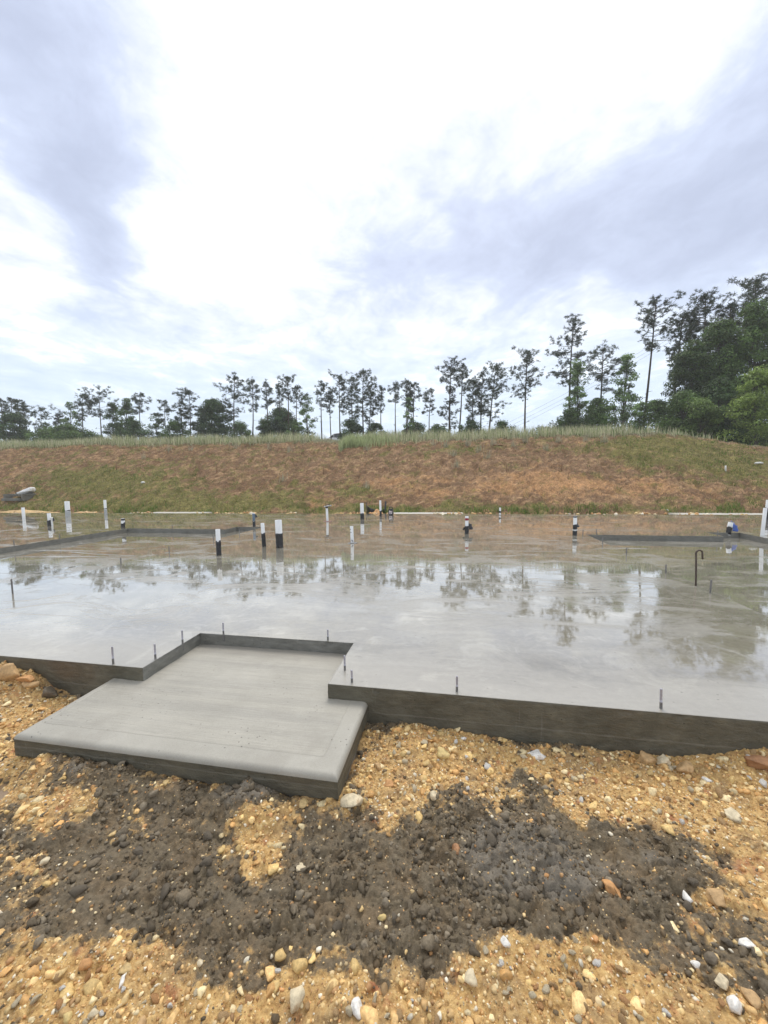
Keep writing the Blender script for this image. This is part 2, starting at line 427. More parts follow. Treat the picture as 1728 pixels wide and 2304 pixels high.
# trees: kind, base x, y, top x, top z, crown bottom z, crown half width, label
TREES=[
('pine', -47.32, 50.0, -46.92, 11.4, 8.43, 0.77, 'dusky pine cut by the left edge of the view') ,
('pine', -45.35, 49.0, -45.11, 11.34, 8.53, 0.7, 'rounded pine second from the left edge') ,
('pine', -47.2, 52.0, -46.76, 11.67, 8.69, 0.74, 'slim pine third from the left edge beside the low dark bush') ,
('pine', -45.4, 51.0, -45.08, 10.79, 8.25, 0.62, 'low pine fourth from the left edge') ,
('leaf', -43.18, 47.0, -43.04, 8.99, 6.18, 1.76, 'low dark bushy tree at the far left below the pines') ,
('pine', -41.94, 49.0, -41.66, 10.23, 7.68, 0.92, 'small broad pine standing apart left of the pale green tree') ,
('pine', -40.64, 50.0, -40.43, 9.63, 7.62, 0.66, 'short pine left of the pale green tree') ,
('leafpale', -37.32, 48.0, -37.12, 10.51, 6.45, 1.05, 'pale green loose tree left of the flat topped pines') ,
('leaf', -34.89, 45.0, -34.88, 7.25, 5.77, 2.58, 'low green bush row under the pale green tree at left') ,
('pine', -35.78, 48.0, -35.63, 11.42, 8.52, 1.05, 'flat topped pine left of the broadest left hand pine') ,
('pine', -33.71, 48.0, -33.5, 11.65, 8.75, 1.42, 'broad dark umbrella pine, the broadest at left') ,
('leaf', -33.57, 50.0, -33.46, 10.67, 6.33, 1.04, 'dark leafy tree right of the broad umbrella pine') ,
('leaf', -31.22, 49.0, -31.03, 10.98, 6.46, 0.97, 'leafy tree left of the twin trunked pine') ,
('pine', -28.89, 48.0, -28.68, 11.27, 8.94, 0.9, 'rounded pine with twin bare trunks at left') ,
('leaf', -28.27, 50.0, -28.14, 9.62, 6.36, 0.77, 'low leafy tree right of the twin trunked pine') ,
('pine', -26.62, 49.0, -26.37, 10.65, 7.73, 0.81, 'narrow ragged pine between low leafy trees at left') ,
('pine', -23.96, 48.0, -23.88, 10.38, 7.57, 0.69, 'low pine touching the pointed pine at its left') ,
('pine', -23.05, 48.0, -22.8, 11.71, 7.82, 1.11, 'pointed pine left of the dense dark clump') ,
('leaf', -20.77, 49.0, -20.6, 10.73, 6.05, 2.26, 'dense dark leafy clump between the two pointed pines') ,
('pine', -17.8, 48.0, -17.51, 13.38, 8.79, 1.26, 'tall dense pine right of the dark clump') ,
('pine', -15.68, 48.0, -15.33, 12.78, 9.28, 1.0, 'tall pine with bare trunk right of the tall dense pine') ,
('pine', -13.82, 48.0, -13.71, 12.56, 9.51, 0.68, 'slim open pine third right of the dark clump') ,
('pine', -12.54, 49.0, -12.51, 12.41, 9.93, 0.7, 'thin pine just left of the round topped pine at left centre') ,
('pine', -11.43, 48.0, -11.22, 13.19, 10.51, 0.94, 'round topped pine above the dark thicket at left centre') ,
('leaf', -12.68, 50.0, -12.6, 9.56, 5.92, 2.42, 'dark thicket tree under the round topped pine') ,
('pine', -10.32, 48.0, -10.1, 12.04, 9.72, 0.68, 'small topped pine beside the light green young tree') ,
('leafpale', -8.8, 47.0, -8.79, 10.89, 5.69, 1.03, 'light green young tree left of the parked white car') ,
('pine', -7.29, 48.0, -7.25, 12.41, 9.68, 0.84, 'open crowned pine above the parked white car') ,
('pine', -6.31, 49.0, -6.3, 11.69, 9.05, 0.59, 'thin leaning pine right above the white car') ,
('pine', -5.11, 48.0, -5.07, 13.15, 9.91, 0.95, 'tall pine just right of the white car') ,
('pine', -3.7, 49.0, -3.68, 13.28, 7.15, 1.07, 'shaggy pine with low branches left of the biggest centre pine') ,
('pine', -2.25, 47.0, -2.13, 13.41, 9.18, 1.39, 'biggest pine at the centre with broad crown') ,
('pine', -1.88, 48.0, -1.27, 11.4, 7.51, 1.05, 'lower dense pine leaning right of the biggest centre pine') ,
('pine', -0.18, 48.0, -0.05, 11.8, 9.06, 0.58, 'thin short pine standing in the centre gap') ,
('pine', 1.52, 48.0, 1.58, 12.14, 10.07, 0.68, 'slender pine left of the vine covered pine') ,
('pine', 2.8, 48.0, 2.85, 12.53, 9.54, 0.79, 'pine with pale green vine climbing its trunk') ,
('leafpale', 2.68, 46.0, 3.02, 10.17, 5.68, 0.66, 'pale green vine column on the pine trunk at centre') ,
('pine', 3.75, 48.0, 3.9, 12.15, 8.74, 0.95, 'rounded dark pine right of the vine column') ,
('leaf', 4.08, 50.0, 4.08, 7.7, 5.68, 1.88, 'low dark shrub tree under the vine covered pine') ,
('pine', 5.61, 48.0, 5.9, 11.46, 8.71, 0.74, 'crooked forked pine right of the vine column') ,
('pine', 7.72, 46.0, 7.87, 14.23, 10.6, 1.2, 'tall pine with a long left branch right of centre') ,
('pine', 8.64, 46.0, 9.08, 13.68, 10.58, 0.9, 'tall twin pine with pale bare trunk right of centre') ,
('pine', 7.73, 47.0, 7.73, 9.8, 6.74, 1.03, 'low bushy pine under the tall twin pines') ,
('pine', 10.17, 46.0, 10.39, 12.0, 7.33, 0.91, 'dark shaggy pine left of the dense leaning pine') ,
('pine', 11.19, 46.0, 11.4, 12.77, 8.32, 0.81, 'tall dark pine touching the dense leaning pine') ,
('pine', 11.84, 45.0, 12.67, 13.36, 7.41, 1.57, 'dense leaning pine, the widest right of centre') ,
('pine', 15.57, 44.0, 15.68, 14.44, 9.6, 1.44, 'lone pine with bare trunk standing against open sky') ,
('pine', 19.61, 42.0, 19.64, 16.99, 10.37, 1.41, 'tall pointed pine with tiered branches at right') ,
('leafpale', 18.94, 39.0, 18.76, 12.03, 4.76, 1.28, 'light green leafy tree in front of the tall pointed pine') ,
('leaf', 17.83, 38.0, 17.78, 7.16, 4.67, 1.43, 'green bushy sapling at the foot of the tall pointed pine') ,
('pine', 21.96, 41.0, 22.2, 13.64, 9.58, 1.7, 'wide forked pine with open branches right of the tall pointed pine') ,
('leafpale', 22.58, 38.0, 22.92, 12.05, 4.6, 1.58, 'light green loose tree left of the tallest leaning pine') ,
('pine', 24.35, 38.0, 25.26, 17.19, 12.54, 1.56, 'tallest lone pine leaning right with long bare trunk') ,
('pine', 25.58, 36.0, 26.29, 14.82, 9.23, 1.09, 'leaning dark pine at the left edge of the dense wood') ,
('pine', 27.09, 35.0, 27.55, 16.22, 11.21, 1.28, 'high pine rising over the dense wood second from its left') ,
('pine', 28.57, 34.0, 28.72, 14.82, 10.17, 1.25, 'dark pine in the middle of the dense wood top') ,
('pine', 30.29, 33.0, 29.89, 16.36, 10.58, 1.77, 'highest broad pine over the dense wood at the right edge') ,
('leaf', 22.54, 33.0, 22.51, 7.16, 3.93, 1.45, 'green leafy tree at the foot of the tallest leaning pine') ,
('leaf', 23.82, 31.0, 23.65, 11.05, 3.38, 1.75, 'dense green leafy tree at the left front of the wood') ,
('leaf', 26.05, 31.0, 25.59, 12.33, 3.18, 2.02, 'dense tall leafy tree in the middle of the wood') ,
('leaf', 27.87, 30.0, 27.29, 13.18, 2.91, 2.27, 'dense tall leafy tree at the right edge of the wood') ,
('leaf', 21.8, 29.0, 21.67, 6.87, 3.24, 1.53, 'low leafy tree at the front left foot of the wood') ,
('leaf', 23.53, 28.0, 23.34, 7.39, 2.83, 1.69, 'low dark leafy tree at the front foot of the wood') ,
('leaf', -38.71, 46.0, -38.68, 7.63, 5.77, 1.52, 'low shrub left of the short pine at far left') ,
('leaf', -28.55, 46.0, -28.5, 7.88, 5.62, 1.73, 'low dark shrub under the twin trunked pine') ,
('leaf', -24.24, 47.0, -24.19, 7.96, 5.65, 1.56, 'low green shrub left of the pointed pine') ,
('leaf', -16.7, 47.0, -16.67, 7.85, 5.54, 1.35, 'low green shrub between the two tall left centre pines') ,
('leaf', -14.4, 48.0, -14.36, 8.22, 5.6, 1.38, 'low dark shrub under the slim open pine') ,
('leafpale', -10.24, 46.0, -10.22, 7.62, 5.36, 1.32, 'low pale shrub left of the light green young tree') ,
('leaf', -3.71, 47.0, -3.69, 7.92, 5.36, 1.45, 'low dark shrub under the shaggy centre pine') ,
('leaf', -0.85, 47.0, -0.84, 7.37, 5.32, 1.35, 'low dark shrub right of the biggest centre pine') ,
('leaf', 6.3, 46.0, 6.3, 6.89, 5.28, 1.32, 'low green shrub under the crooked forked pine') ,
('leaf', 9.68, 44.0, 9.67, 7.31, 5.05, 1.56, 'low dark shrub under the dark shaggy pine') ,
('leaf', 12.79, 43.0, 12.78, 6.89, 5.01, 1.14, 'low green shrub right of the dense leaning pine') ,
('leaf', 19.82, 37.0, 19.73, 7.97, 4.55, 1.47, 'green bushy sapling under the wide forked pine') ,
('leafpale', 21.79, 34.0, 21.7, 7.18, 4.22, 1.05, 'pale green sapling at the foot of the tallest leaning pine') ,
('leafbright', 21.49, 27.0, 21.4, 5.88, 2.79, 1.49, 'fresh green low tree before the dark wood') ,
('leafbright', 23.37, 25.0, 23.14, 7.28, 2.34, 1.42, 'bright green leafy tree low at the right edge') ,
]

# ------------------------------------------------------------------ terrain
CREST_U = np.array([-60, -38.72, -27.67, -21.21, -15.36, -10.04, -6.58, -2.88, 0.38, 3.44, 5.38, 7.25, 8.7, 9.76, 10.8, 11.82, 12.96, 14.94, 19, 40])
CREST_Z = np.array([3.5, 3.5, 3.52, 3.49, 3.41, 3.29, 3.22, 3.15, 3.15, 3.15, 3.16, 3.15, 3.12, 3.02, 2.85, 2.65, 2.39, 1.9, 1.3, 1.0]) - 0.16
def bank_height(u, v):
    H = np.interp(u, CREST_U, CREST_Z)
    def f(t): return np.clip(t, 0, 1)
    t = (v - 13.2) / 6.6
    s = .15 * f(t - .12) + .2 * f(t - .05) + .3 * f(t) + .2 * f(t + .05) + .15 * f(t + .12)
    s = s - .15 * f(.12) * (1 - f(t * 4)) * 0
    rise = np.clip(v - 19.8, 0, 45) * np.interp(u, [-60, 6, 14, 40], [.080, .080, .02, .0])
    return -.27 + (H + .27) * s + rise
def terrain_z(x, y):
    u, v = UV(x, y)
    return bank_height(u, v)

def axis(parts):
    out = []
    for a, b, s in parts:
        n = max(1, int(round((b - a) / s)))
        out.extend(np.linspace(a, b, n, endpoint=False))
    out.append(parts[-1][1])
    return np.array(out)

M = {}
def earth_material():
    m = MatB('far_earth')
    n = m.noise(0.8, 8, 0.65)
    n2 = m.noise(0.09, 4, 0.5)
    c = m.ramp(n, [(0.3, (.10, .075, .04)), (0.55, (.17, .11, .06)), (0.75, (.24, .15, .08))])
    g = m.ramp(n, [(0.3, (.05, .065, .02)), (0.7, (.12, .13, .05))])
    m.set('Base Color', m.mix(m.range(n2, .35, .55), c, g)).set('Roughness', .9)
    m.set('Normal', m.bump(m.noise(6, 6, .7), .6, .05))
    return m.m
M['far_earth'] = earth_material()

def build_terrain():
    us = axis([(-135, -60, 7.5), (-60, -38, 2), (-38, 20, 1), (20, 60, 2), (60, 135, 7.5)])
    vs = axis([(-135, -20, 10), (-20, 0, 4), (0, 13, 1), (13, 24, .6), (24, 70, 1.5), (70, 135, 6.5)])
    uu, vv = np.meshgrid(us, vs)
    z = bank_height(uu, vv) + .25 * (fbm(uu * .12, vv * .12, 3) - .5)
    far = (vv > 24)
    z = z + np.where(far, (fbm(uu * .3, vv * .3, 9) - .5) * .3, 0)
    # the detailed front ground, the slab and the embankment lie over it
    cover = (uu > -37) & (uu < 19) & (vv > -1.5) & (vv < 23)
    z = np.where(cover, z - .5, z)
    x = uu * CT + vv * ST; y = -uu * ST + vv * CT
    me = mesh_np('terrain', np.stack([x, y, z], -1).reshape(-1, 3), grid_faces(len(us), len(vs)), [M['far_earth']], smooth=True)
    tag(link('terrain', me), kind='structure', label='rising grassy land behind the embankment')
build_terrain()

# ---- embankment
BANK_ORANGE = [(-2.3, 15.6, 1.6, .8, .9), (4.9, 15.3, 2.2, .9, 1.), (-5.2, 14.4, .6, .7, 1.3), (1.5, 15.4, 2.2, 1.0, 1.), (3.2, 16.0, 1.6, .8, .8), (-.6, 14.6, .9, .5, .7), (-3.6, 15.6, 1.6, .5, .6), (6.4, 16.2, .7, 1.4, .6), (8.2, 14.9, 2.6, .6, .55), (5.4, 19.0, .3, .7, .6), (-8.5, 16.0, 2, 1, .25), (-17.4, 13.6, 1.2, .25, .9), (-14.5, 14.5, 1, .4, .5)]
BANK_GREEN = [(-16, 15.6, 4.0, 1.1, .9), (-11, 14.6, 3, .8, .6), (-4.0, 15.0, 1.0, .5, .7), (8.8, 17.4, 2.2, 1.4, .9), (11.5, 16.5, 2.2, 1.6, .7), (-7.6, 14.3, 1.6, .7, .8), (-3, 13.9, 2.2, .4, 1.), (-15, 14.0, 5, .35, .9), (5, 13.85, 5, .3, .7), (-9, 13.9, 4, .35, .9), (1.2, 13.9, 2, .3, .6), (.5, 18.6, 4, .6, .5), (6.6, 17.9, 1.4, .9, .5), (9, 18.8, 3, .9, .6), (-18, 16.6, 3, .8, .5)]
def bank_masks(u, v):
    wu = u + (fbm(u * .9, v * .9, 31) - .5) * 1.6
    wv = v + (fbm(u * .9, v * .9, 37) - .5) * 1.0
    o = sum(s * np.exp(-((wu - a) / ra) ** 2 - ((wv - b) / rb) ** 2) for a, b, ra, rb, s in BANK_ORANGE)
    g = sum(s * np.exp(-((wu - a) / ra) ** 2 - ((wv - b) / rb) ** 2) for a, b, ra, rb, s in BANK_GREEN)
    n = fbm(u * 1.6, v * 2.6, 41, 5, .6)
    n2 = fbm(u * 5.5, v * 7.5, 45, 4, .65)
    return sst(.25, 1.35, o * .75 + (n - .5) * 1.6 + (n2 - .5) * 2.2), sst(.2, .95, np.interp(u, [-20, -6, 0, 12], [.30, .22, .10, .2]) + g + (fbm(u * 2.2, v * 3.0, 43, 5, .6) - .5) * 1.5 + (n2 - .5) * 1.5)
def bank_surface(u, v):
    z = bank_height(u, v)
    on = sst(13.1, 13.8, v)
    z = z + on * ((fbm(u * .5, v * .5, 51, 3) - .5) * .22 + (fbm(u * 2.5, v * 2.0, 53, 4, .6) - .5) * .16)
    # washed gullies running down the slope
    gl = np.abs(fbm(u * 1.3, v * .35, 57, 3) - .5)
    z = z - on * sst(.06, 0, gl) * .09
    d1, d2, r = worley(u * 5.5, v * 5.5, 61)
    z = z + on * np.sqrt(np.clip(1 - (d1 / .7) ** 2, 0, 1)) * r * .075 + on * (fbm(u * 9, v * 9, 63, 3, .6) - .5) * .07
    return z
def bank_material():
    m = MatB('bank_clay')
    a = m.attr()
    n = m.noise(9, 8, .7)
    n2 = m.noise(38, 6, .7)
    c = m.mix(1.0, a.outputs['Color'], m.ramp(n, [(.25, (.62, .6, .58)), (.5, (1, 1, 1)), (.78, (1.45, 1.42, 1.35))]), 'MULTIPLY')
    c = m.mix(1.0, c, m.ramp(n2, [(.34, (.38, .38, .36)), (.5, (.95, .95, .95)), (.68, (1.75, 1.72, 1.65))]), 'MULTIPLY')
    m.set('Base Color', c).set('Roughness', .88)
    m.b.inputs['Specular IOR Level'].default_value = .25
    m.set('Normal', m.bump(n2, .8, .05, m.bump(n, .7, .12)))
    return m.m
M['bank'] = bank_material()
def build_bank():
    us = axis([(-37, -26, .16), (-26, 14, .075), (14, 20, .16)])
    vs = axis([(12.7, 20.2, .07), (20.2, 24.5, .25)])
    uu, vv = np.meshgrid(us, vs)
    z = bank_surface(uu, vv)
    o, g = bank_masks(uu, vv)
    n = (.5 * fbm(uu * 3, vv * 4, 71, 5, .65) + .5 * fbm(uu * 9, vv * 12, 73, 4, .7))[..., None]
    brown = np.array([.255, .150, .080]) * (.35 + 1.3 * n)
    straw = np.array([.40, .255, .135]) * (.4 + 1.2 * n)
    orange = np.array([.52, .29, .135]) * (.4 + 1.2 * n)
    green = np.array([.19, .185, .050]) * (.35 + 1.3 * n)
    c = brown * (1 - sst(.5, .68, n)) + straw * sst(.5, .68, n)
    c = c * (1 - o[..., None]) + orange * o[..., None]
    c = c * (1 - .8 * g[..., None]) + green * .8 * g[..., None]
    top = sst(19.4, 20.2, vv)[..., None]
    c = c * (1 - top) + np.array([.16, .15, .08]) * top
    x = uu * CT + vv * ST; y = -uu * ST + vv * CT
    me = mesh_np('embankment', np.stack([x, y, z], -1).reshape(-1, 3), grid_faces(len(us), len(vs)), [M['bank']], c.reshape(-1, 3), smooth=True)
    tag(link('embankment', me), kind='structure', label='eroded red clay bank with patchy grass behind the slab')
build_bank()

# ---- front ground: tan gravel and grey mud
SLAB_V0, REC_L, REC_R, REC_D, STEP = 2.0354, -1.9172, -0.7202, 0.5569, 0.0842
PORCH_L, PORCH_R, PORCH_F = -2.1543, -0.4921, 2.0354 - 0.5587
def mud_mask(x, y):
    wx = x + (fbm(x * 7, y * 7, 81) - .5) * .16 + (fbm(x * 25, y * 25, 83) - .5) * .04
    wy = y + (fbm(x * 7, y * 7, 85) - .5) * .16 + (fbm(x * 25, y * 25, 87) - .5) * .04
    t = np.zeros(x.shape)
    for lst, sg in ((TAN, 1.0), (GREY, -1.0)):
        for cx, cy, ax, ay, bx, by, s in lst:
            det = ax * by - bx * ay
            dx, dy = wx - cx, wy - cy
            p_ = (dx * by - dy * bx) / det; q_ = (-dx * ay + dy * ax) / det
            t += sg * s * np.exp(-.75 * (p_ * p_ + q_ * q_))
    out = sst(1.9, 2.6, np.hypot(x / 1.25, y - 1.0)) + sst(.95, .7, y)
    t = t + out
    t = t + (fbm(x * 5, y * 5, 89, 5, .6) - .5) * 1.0 + (fbm(x * 16, y * 16, 88, 4, .6) - .5) * 1.5 + (fbm(x * 48, y * 48, 86, 3, .65) - .5) * .9
    return 1 - sst(-.35, 1.2, t)          # 1 = grey mud
def lump(x, y, size, s, r=.72):
    d1, d2, rr = worley(x / size, y / size, s)
    return np.sqrt(np.clip(1 - (d1 / r) ** 2, 0, 1)) * (.35 + .65 * rr)
MOUNDS = [(-.60, 1.585, .13, .05), (-.50, 1.55, .08, .03), (.486, 1.32, .20, .035), (.62, 1.42, .12, .03), (-1.30, 1.70, .18, .035), (-1.60, 1.77, .10, .05), (-1.0, 1.62, .10, .03),
          (.93, 1.30, .16, .03), (-.15, 1.60, .08, .03), (.3, 1.60, .10, .03), (-.95, 1.25, .25, .02), (.1, 1.28, .2, .02), (-2.55, 2.50, .18, .07), (-2.3, 2.5, .12, .05), (1.75, 1.80, .2, .05), (.15, 1.88, .2, .03)]
def ground_z(x, y, detail=True):
    u, v = UV(x, y)
    z = -.252 + (fbm(x * 1.6, y * 1.6, 91, 3) - .5) * .05
    z = z + .03 * np.exp(-((v - SLAB_V0) / .16) ** 2) + .10 * sst(-2.35, -3.1, u) * sst(1.5, 2.0, v) + .045 * sst(1.0, 1.5, u) * sst(1.5, 2.0, v)
    z = z + .045 * np.exp(-((v - PORCH_F + .03) / .10) ** 2) * sst(-2.3, -2.1, u) * sst(-.4, -.55, u)
    z = z - .05 * np.exp(-((x + 1.78) / .12) ** 2 - ((y - 1.70) / .10) ** 2)
    mn = .35 + 1.3 * fbm(x * 13, y * 13, 99, 3, .6)
    for a, b, r, h_ in MOUNDS:
        z = z + h_ * np.exp(-((x - a) ** 2 + (y - b) ** 2) / r ** 2) * mn

    if detail:
        k = mud_mask(x, y)
        rough = sst(.35, .65, fbm(x * 4, y * 4, 95, 3))
        wx, wy = x + (fbm(x * 30, y * 30, 97, 3) - .5) * .03, y + (fbm(x * 30, y * 30, 98, 3) - .5) * .03
        zm = (.3 + .7 * rough) * (.032 * lump(wx, wy, .085, 101) + .020 * lump(wx, wy, .045, 103) + .010 * lump(wx, wy, .024, 105) + .004 * lump(wx, wy, .013, 106)) + (fbm(x * 9, y * 9, 107, 4, .6) - .5) * .035 + (fbm(x * 60, y * 60, 108, 3, .6) - .5) * .008
        for sc_, am_, sd_ in ((.075, .012, 151), (.036, .007, 153), (.019, .0035, 155)):      # drying cracks between the clods
            e1, e2, _r = worley(wx / sc_, wy / sc_, sd_)
            zm = zm - am_ * (.4 + .6 * rough) * sst(.16, .0, e2 - e1)
        zt = .013 * lump(wx, wy, .045, 109) + .009 * lump(wx, wy, .022, 111) + .005 * lump(x, y, .012, 112) + (fbm(x * 8, y * 8, 113, 4, .6) - .5) * .03
        near = sst(4.5, 2.8, np.hypot(x, y))
        z = z + (k * (zm - .018) + (1 - k) * zt) * (.25 + .75 * near)
    return z
def ground_material():
    m = MatB('wet_earth')
    a = m.attr()
    mud = m.N.new('ShaderNodeSeparateColor'); m.L.new(a.outputs['Color'], mud.inputs[0])
    k = mud.outputs[0]
    f1 = m.noise(55, 6, .7); f2 = m.noise(190, 4, .65); f3 = m.noise(9, 5, .6)
    tan = m.ramp(f1, [(.26, (.21, .115, .040)), (.43, (.48, .28, .096)), (.6, (.68, .445, .17)), (.78, (.83, .66, .36))])
    tan = m.mix(m.math('MULTIPLY', m.range(m.noise(4.2, 6, .65), .46, .66), .75), tan, m.ramp(f1, [(.28, (.17, .105, .048)), (.72, (.42, .275, .13))]))
    red = m.ramp(f1, [(.3, (.28, .10, .04)), (.7, (.58, .26, .11))])
    tan = m.mix(m.range(f3, .58, .72), tan, red)
    tan = m.mix(m.range(f2, .62, .72), tan, (.74, .62, .42))
    grey = m.ramp(f1, [(.26, (.090, .067, .039)), (.5, (.152, .116, .068)), (.75, (.225, .178, .110))])
    grey = m.mix(m.range(f3, .42, .66, 0, .85), grey, m.ramp(f1, [(.3, (.10, .068, .034)), (.7, (.25, .175, .094))]))
    grey = m.mix(m.math('MULTIPLY', mud.outputs[1], .8), grey, m.ramp(f1, [(.28, (.145, .123, .092)), (.7, (.245, .212, .162))]))
    fleck = m.voronoi(95)
    grey = m.mix(m.math('MULTIPLY', m.range(fleck, .22, .12), m.range(m.noise(24, 3, .5), .47, .62)), grey, (.40, .26, .12))
    # ragged edge between the two
    kk = m.range(m.math('ADD', k, m.math('MULTIPLY', m.math('SUBTRACT', m.noise(30, 10, .8), .5), 2.2)), .22, .78)
    m.set('Base Color', m.mix(kk, tan, grey))
    m.set('Roughness', m.range(m.noise(14, 4, .6), .35, .7, .5, .8))
    m.b.inputs['Specular IOR Level'].default_value = .4
    bn = m.bump(f2, .5, .006, m.bump(f1, .7, .012))
    m.set('Normal', bn)
    return m.m
SPILLS = [(.47, 1.36, .22, .12, 1.0), (.60, 1.24, .14, .10, .9), (-.60, 1.61, .12, .07, 1.1), (.33, 1.22, .12, .08, .6), (-.95, 1.55, .14, .05, .5), (.95, 1.30, .16, .06, .5), (-1.45, 1.72, .2, .05, .6)]   # half set mortar thrown out on the mud
def build_ground():
    xs = axis([(-22, -6, 1.0), (-6, -3.4, .1), (-3.4, -2.55, .02), (-2.55, 2.0, .0054), (2.0, 3.2, .02), (3.2, 8, .15), (8, 22, 1.0)])
    ys = axis([(-4, .2, .25), (.2, .8, .02), (.8, 2.1, .0046), (2.1, 2.75, .014), (2.75, 2.95, .05), (2.95, 3.6, .1)])
    xx, yy = np.meshgrid(xs, ys)
    u, v = UV(xx, yy)
    z = ground_z(xx, yy)
    inside = sst(SLAB_V0 + .01, SLAB_V0 + .08, v) + sst(PORCH_F + .03, PORCH_F + .08, v) * sst(PORCH_L + .03, PORCH_L + .08, u) * sst(PORCH_R - .03, PORCH_R - .08, u)
    z = z - .12 * np.clip(inside, 0, 1)
    k = mud_mask(xx, yy)
    sp = sum(s_ * np.exp(-(((xx - a_) / ra_) ** 2 + ((yy - b_) / rb_) ** 2)) for a_, b_, ra_, rb_, s_ in SPILLS)
    sp = sst(.35, .65, sp + (fbm(xx * 9, yy * 9, 93, 4, .6) - .5) * .8)
    c = np.stack([k, sp, k], -1)
    me = mesh_np('ground', np.stack([xx, yy, z], -1).reshape(-1, 3), grid_faces(len(xs), len(ys)), [M['earth']], c.reshape(-1, 3), smooth=True)
    tag(link('ground', me), kind='structure', label='tan gravelly earth smeared with grey mud before the slab')
M['earth'] = ground_material()
build_ground()

# ------------------------------------------------------------------ concrete
def slab_material():
    """steel-trowelled floor under a film of rain water"""
    m = MatB('wet_trowelled_concrete')
    st = m.mapping((.45, 1.6, 1), (0, 0, .12))
    n1 = m.noise(.55, 5, .55)
    n2 = m.noise(2.2, 7, .65, st, .6)
    n3 = m.noise(22, 6, .7)
    c = m.ramp(n2, [(.25, (.215, .195, .145)), (.5, (.275, .25, .19)), (.75, (.36, .335, .265))])
    c = m.mix(1.0, c, m.ramp(n3, [(.3, (.86, .86, .86)), (.7, (1.14, 1.14, 1.14))]), 'MULTIPLY')
    sep = m.N.new('ShaderNodeSeparateXYZ'); m.L.new(m.tc.outputs['Object'], sep.inputs[0])
    front = m.range(sep.outputs[1], 2.75, 2.1)          # the edge strip drains first
    frontn = m.math('ADD', m.math('MULTIPLY', front, .55), m.math('MULTIPLY', m.math('SUBTRACT', n2, .5), .7))
    # streaks left by the trowel stand out of the water
    stk = m.noise(1.6, 6, .6, m.mapping((.22, 2.6, 1), (0, 0, .10)), .8)
    dry = m.math('MAXIMUM', m.range(stk, .58, .70), m.range(frontn, .12, .5))
    dry = m.math('MAXIMUM', dry, m.range(n1, .60, .74, 0, .6))
    patch = m.noise(1.15, 8, .66, m.mapping((.8, 1.5, 1), (0, 0, .15)), 1.2)
    dry = m.math('MAXIMUM', dry, m.range(patch, .50, .60, 0, .75))
    c = m.mix(m.math('MULTIPLY', dry, .5), c, (.42, .395, .35))
    # blotches where the paste dries first, dark scuffs
    c = m.mix(m.math('MULTIPLY', m.range(m.noise(3.1, 8, .7, None, .8), .52, .66), .5), c, (.46, .43, .355))
    scuff = m.noise(1, 5, .65, m.mapping((7, 19, 1), (0, 0, .3)), .5)
    c = m.mix(m.math('MULTIPLY', m.range(scuff, .66, .72), .45), c, (.15, .132, .10))
    # small pits
    pit = m.voronoi(16)
    pm = m.math('MULTIPLY', m.range(pit, .11, .06), m.range(m.noise(1.3, 3, .5), .45, .6))
    c = m.mix(m.math('MULTIPLY', pm, .6), c, (.14, .125, .10))
    m.set('Base Color', c)
    rough = m.math('ADD', m.math('MULTIPLY', dry, .24), .008)
    m.set('Roughness', rough)
    m.set('IOR', 1.5)
    m.set('Coat Weight', m.math('SUBTRACT', 1.0, m.math('MULTIPLY', dry, .5)))
    m.set('Coat Roughness', m.math('ADD', m.math('MULTIPLY', dry, .2), .006))
    m.set('Coat IOR', 1.6)
    # water lies nearly flat, drained concrete shows its texture
    hfine = m.math('MULTIPLY', m.math('ADD', n3, m.math('MULTIPLY', m.noise(60, 4, .6), .5)), dry)
    b1 = m.bump(m.noise(9, 4, .6, m.mapping((.7, 1.4, 1))), .018, .012)
    b2 = m.bump(hfine, .22, .006, b1)
    b3 = m.bump(pm, .25, -.004, b2)
    m.set('Normal', b3)
    m.set('Coat Normal', b1)
    return m.m
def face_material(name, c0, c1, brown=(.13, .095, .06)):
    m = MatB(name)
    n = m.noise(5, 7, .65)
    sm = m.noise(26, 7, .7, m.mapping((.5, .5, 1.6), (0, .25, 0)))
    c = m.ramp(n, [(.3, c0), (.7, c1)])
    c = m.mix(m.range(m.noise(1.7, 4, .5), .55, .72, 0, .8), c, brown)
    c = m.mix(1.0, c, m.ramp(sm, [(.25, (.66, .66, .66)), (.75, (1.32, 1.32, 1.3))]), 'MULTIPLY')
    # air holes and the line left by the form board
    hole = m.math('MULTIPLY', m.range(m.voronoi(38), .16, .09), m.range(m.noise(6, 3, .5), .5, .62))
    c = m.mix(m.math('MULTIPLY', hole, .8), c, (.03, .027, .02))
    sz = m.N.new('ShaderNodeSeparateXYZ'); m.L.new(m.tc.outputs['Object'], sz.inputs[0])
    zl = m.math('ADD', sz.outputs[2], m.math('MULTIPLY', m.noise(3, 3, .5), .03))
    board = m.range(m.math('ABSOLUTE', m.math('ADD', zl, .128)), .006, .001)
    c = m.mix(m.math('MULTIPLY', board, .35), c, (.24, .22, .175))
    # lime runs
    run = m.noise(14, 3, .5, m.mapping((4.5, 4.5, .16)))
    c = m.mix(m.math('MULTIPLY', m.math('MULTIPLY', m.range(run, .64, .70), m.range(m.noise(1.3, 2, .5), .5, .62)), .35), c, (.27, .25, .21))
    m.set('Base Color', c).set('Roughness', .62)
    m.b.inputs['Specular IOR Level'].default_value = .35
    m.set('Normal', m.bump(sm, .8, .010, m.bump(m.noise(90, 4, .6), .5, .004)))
    return m.m
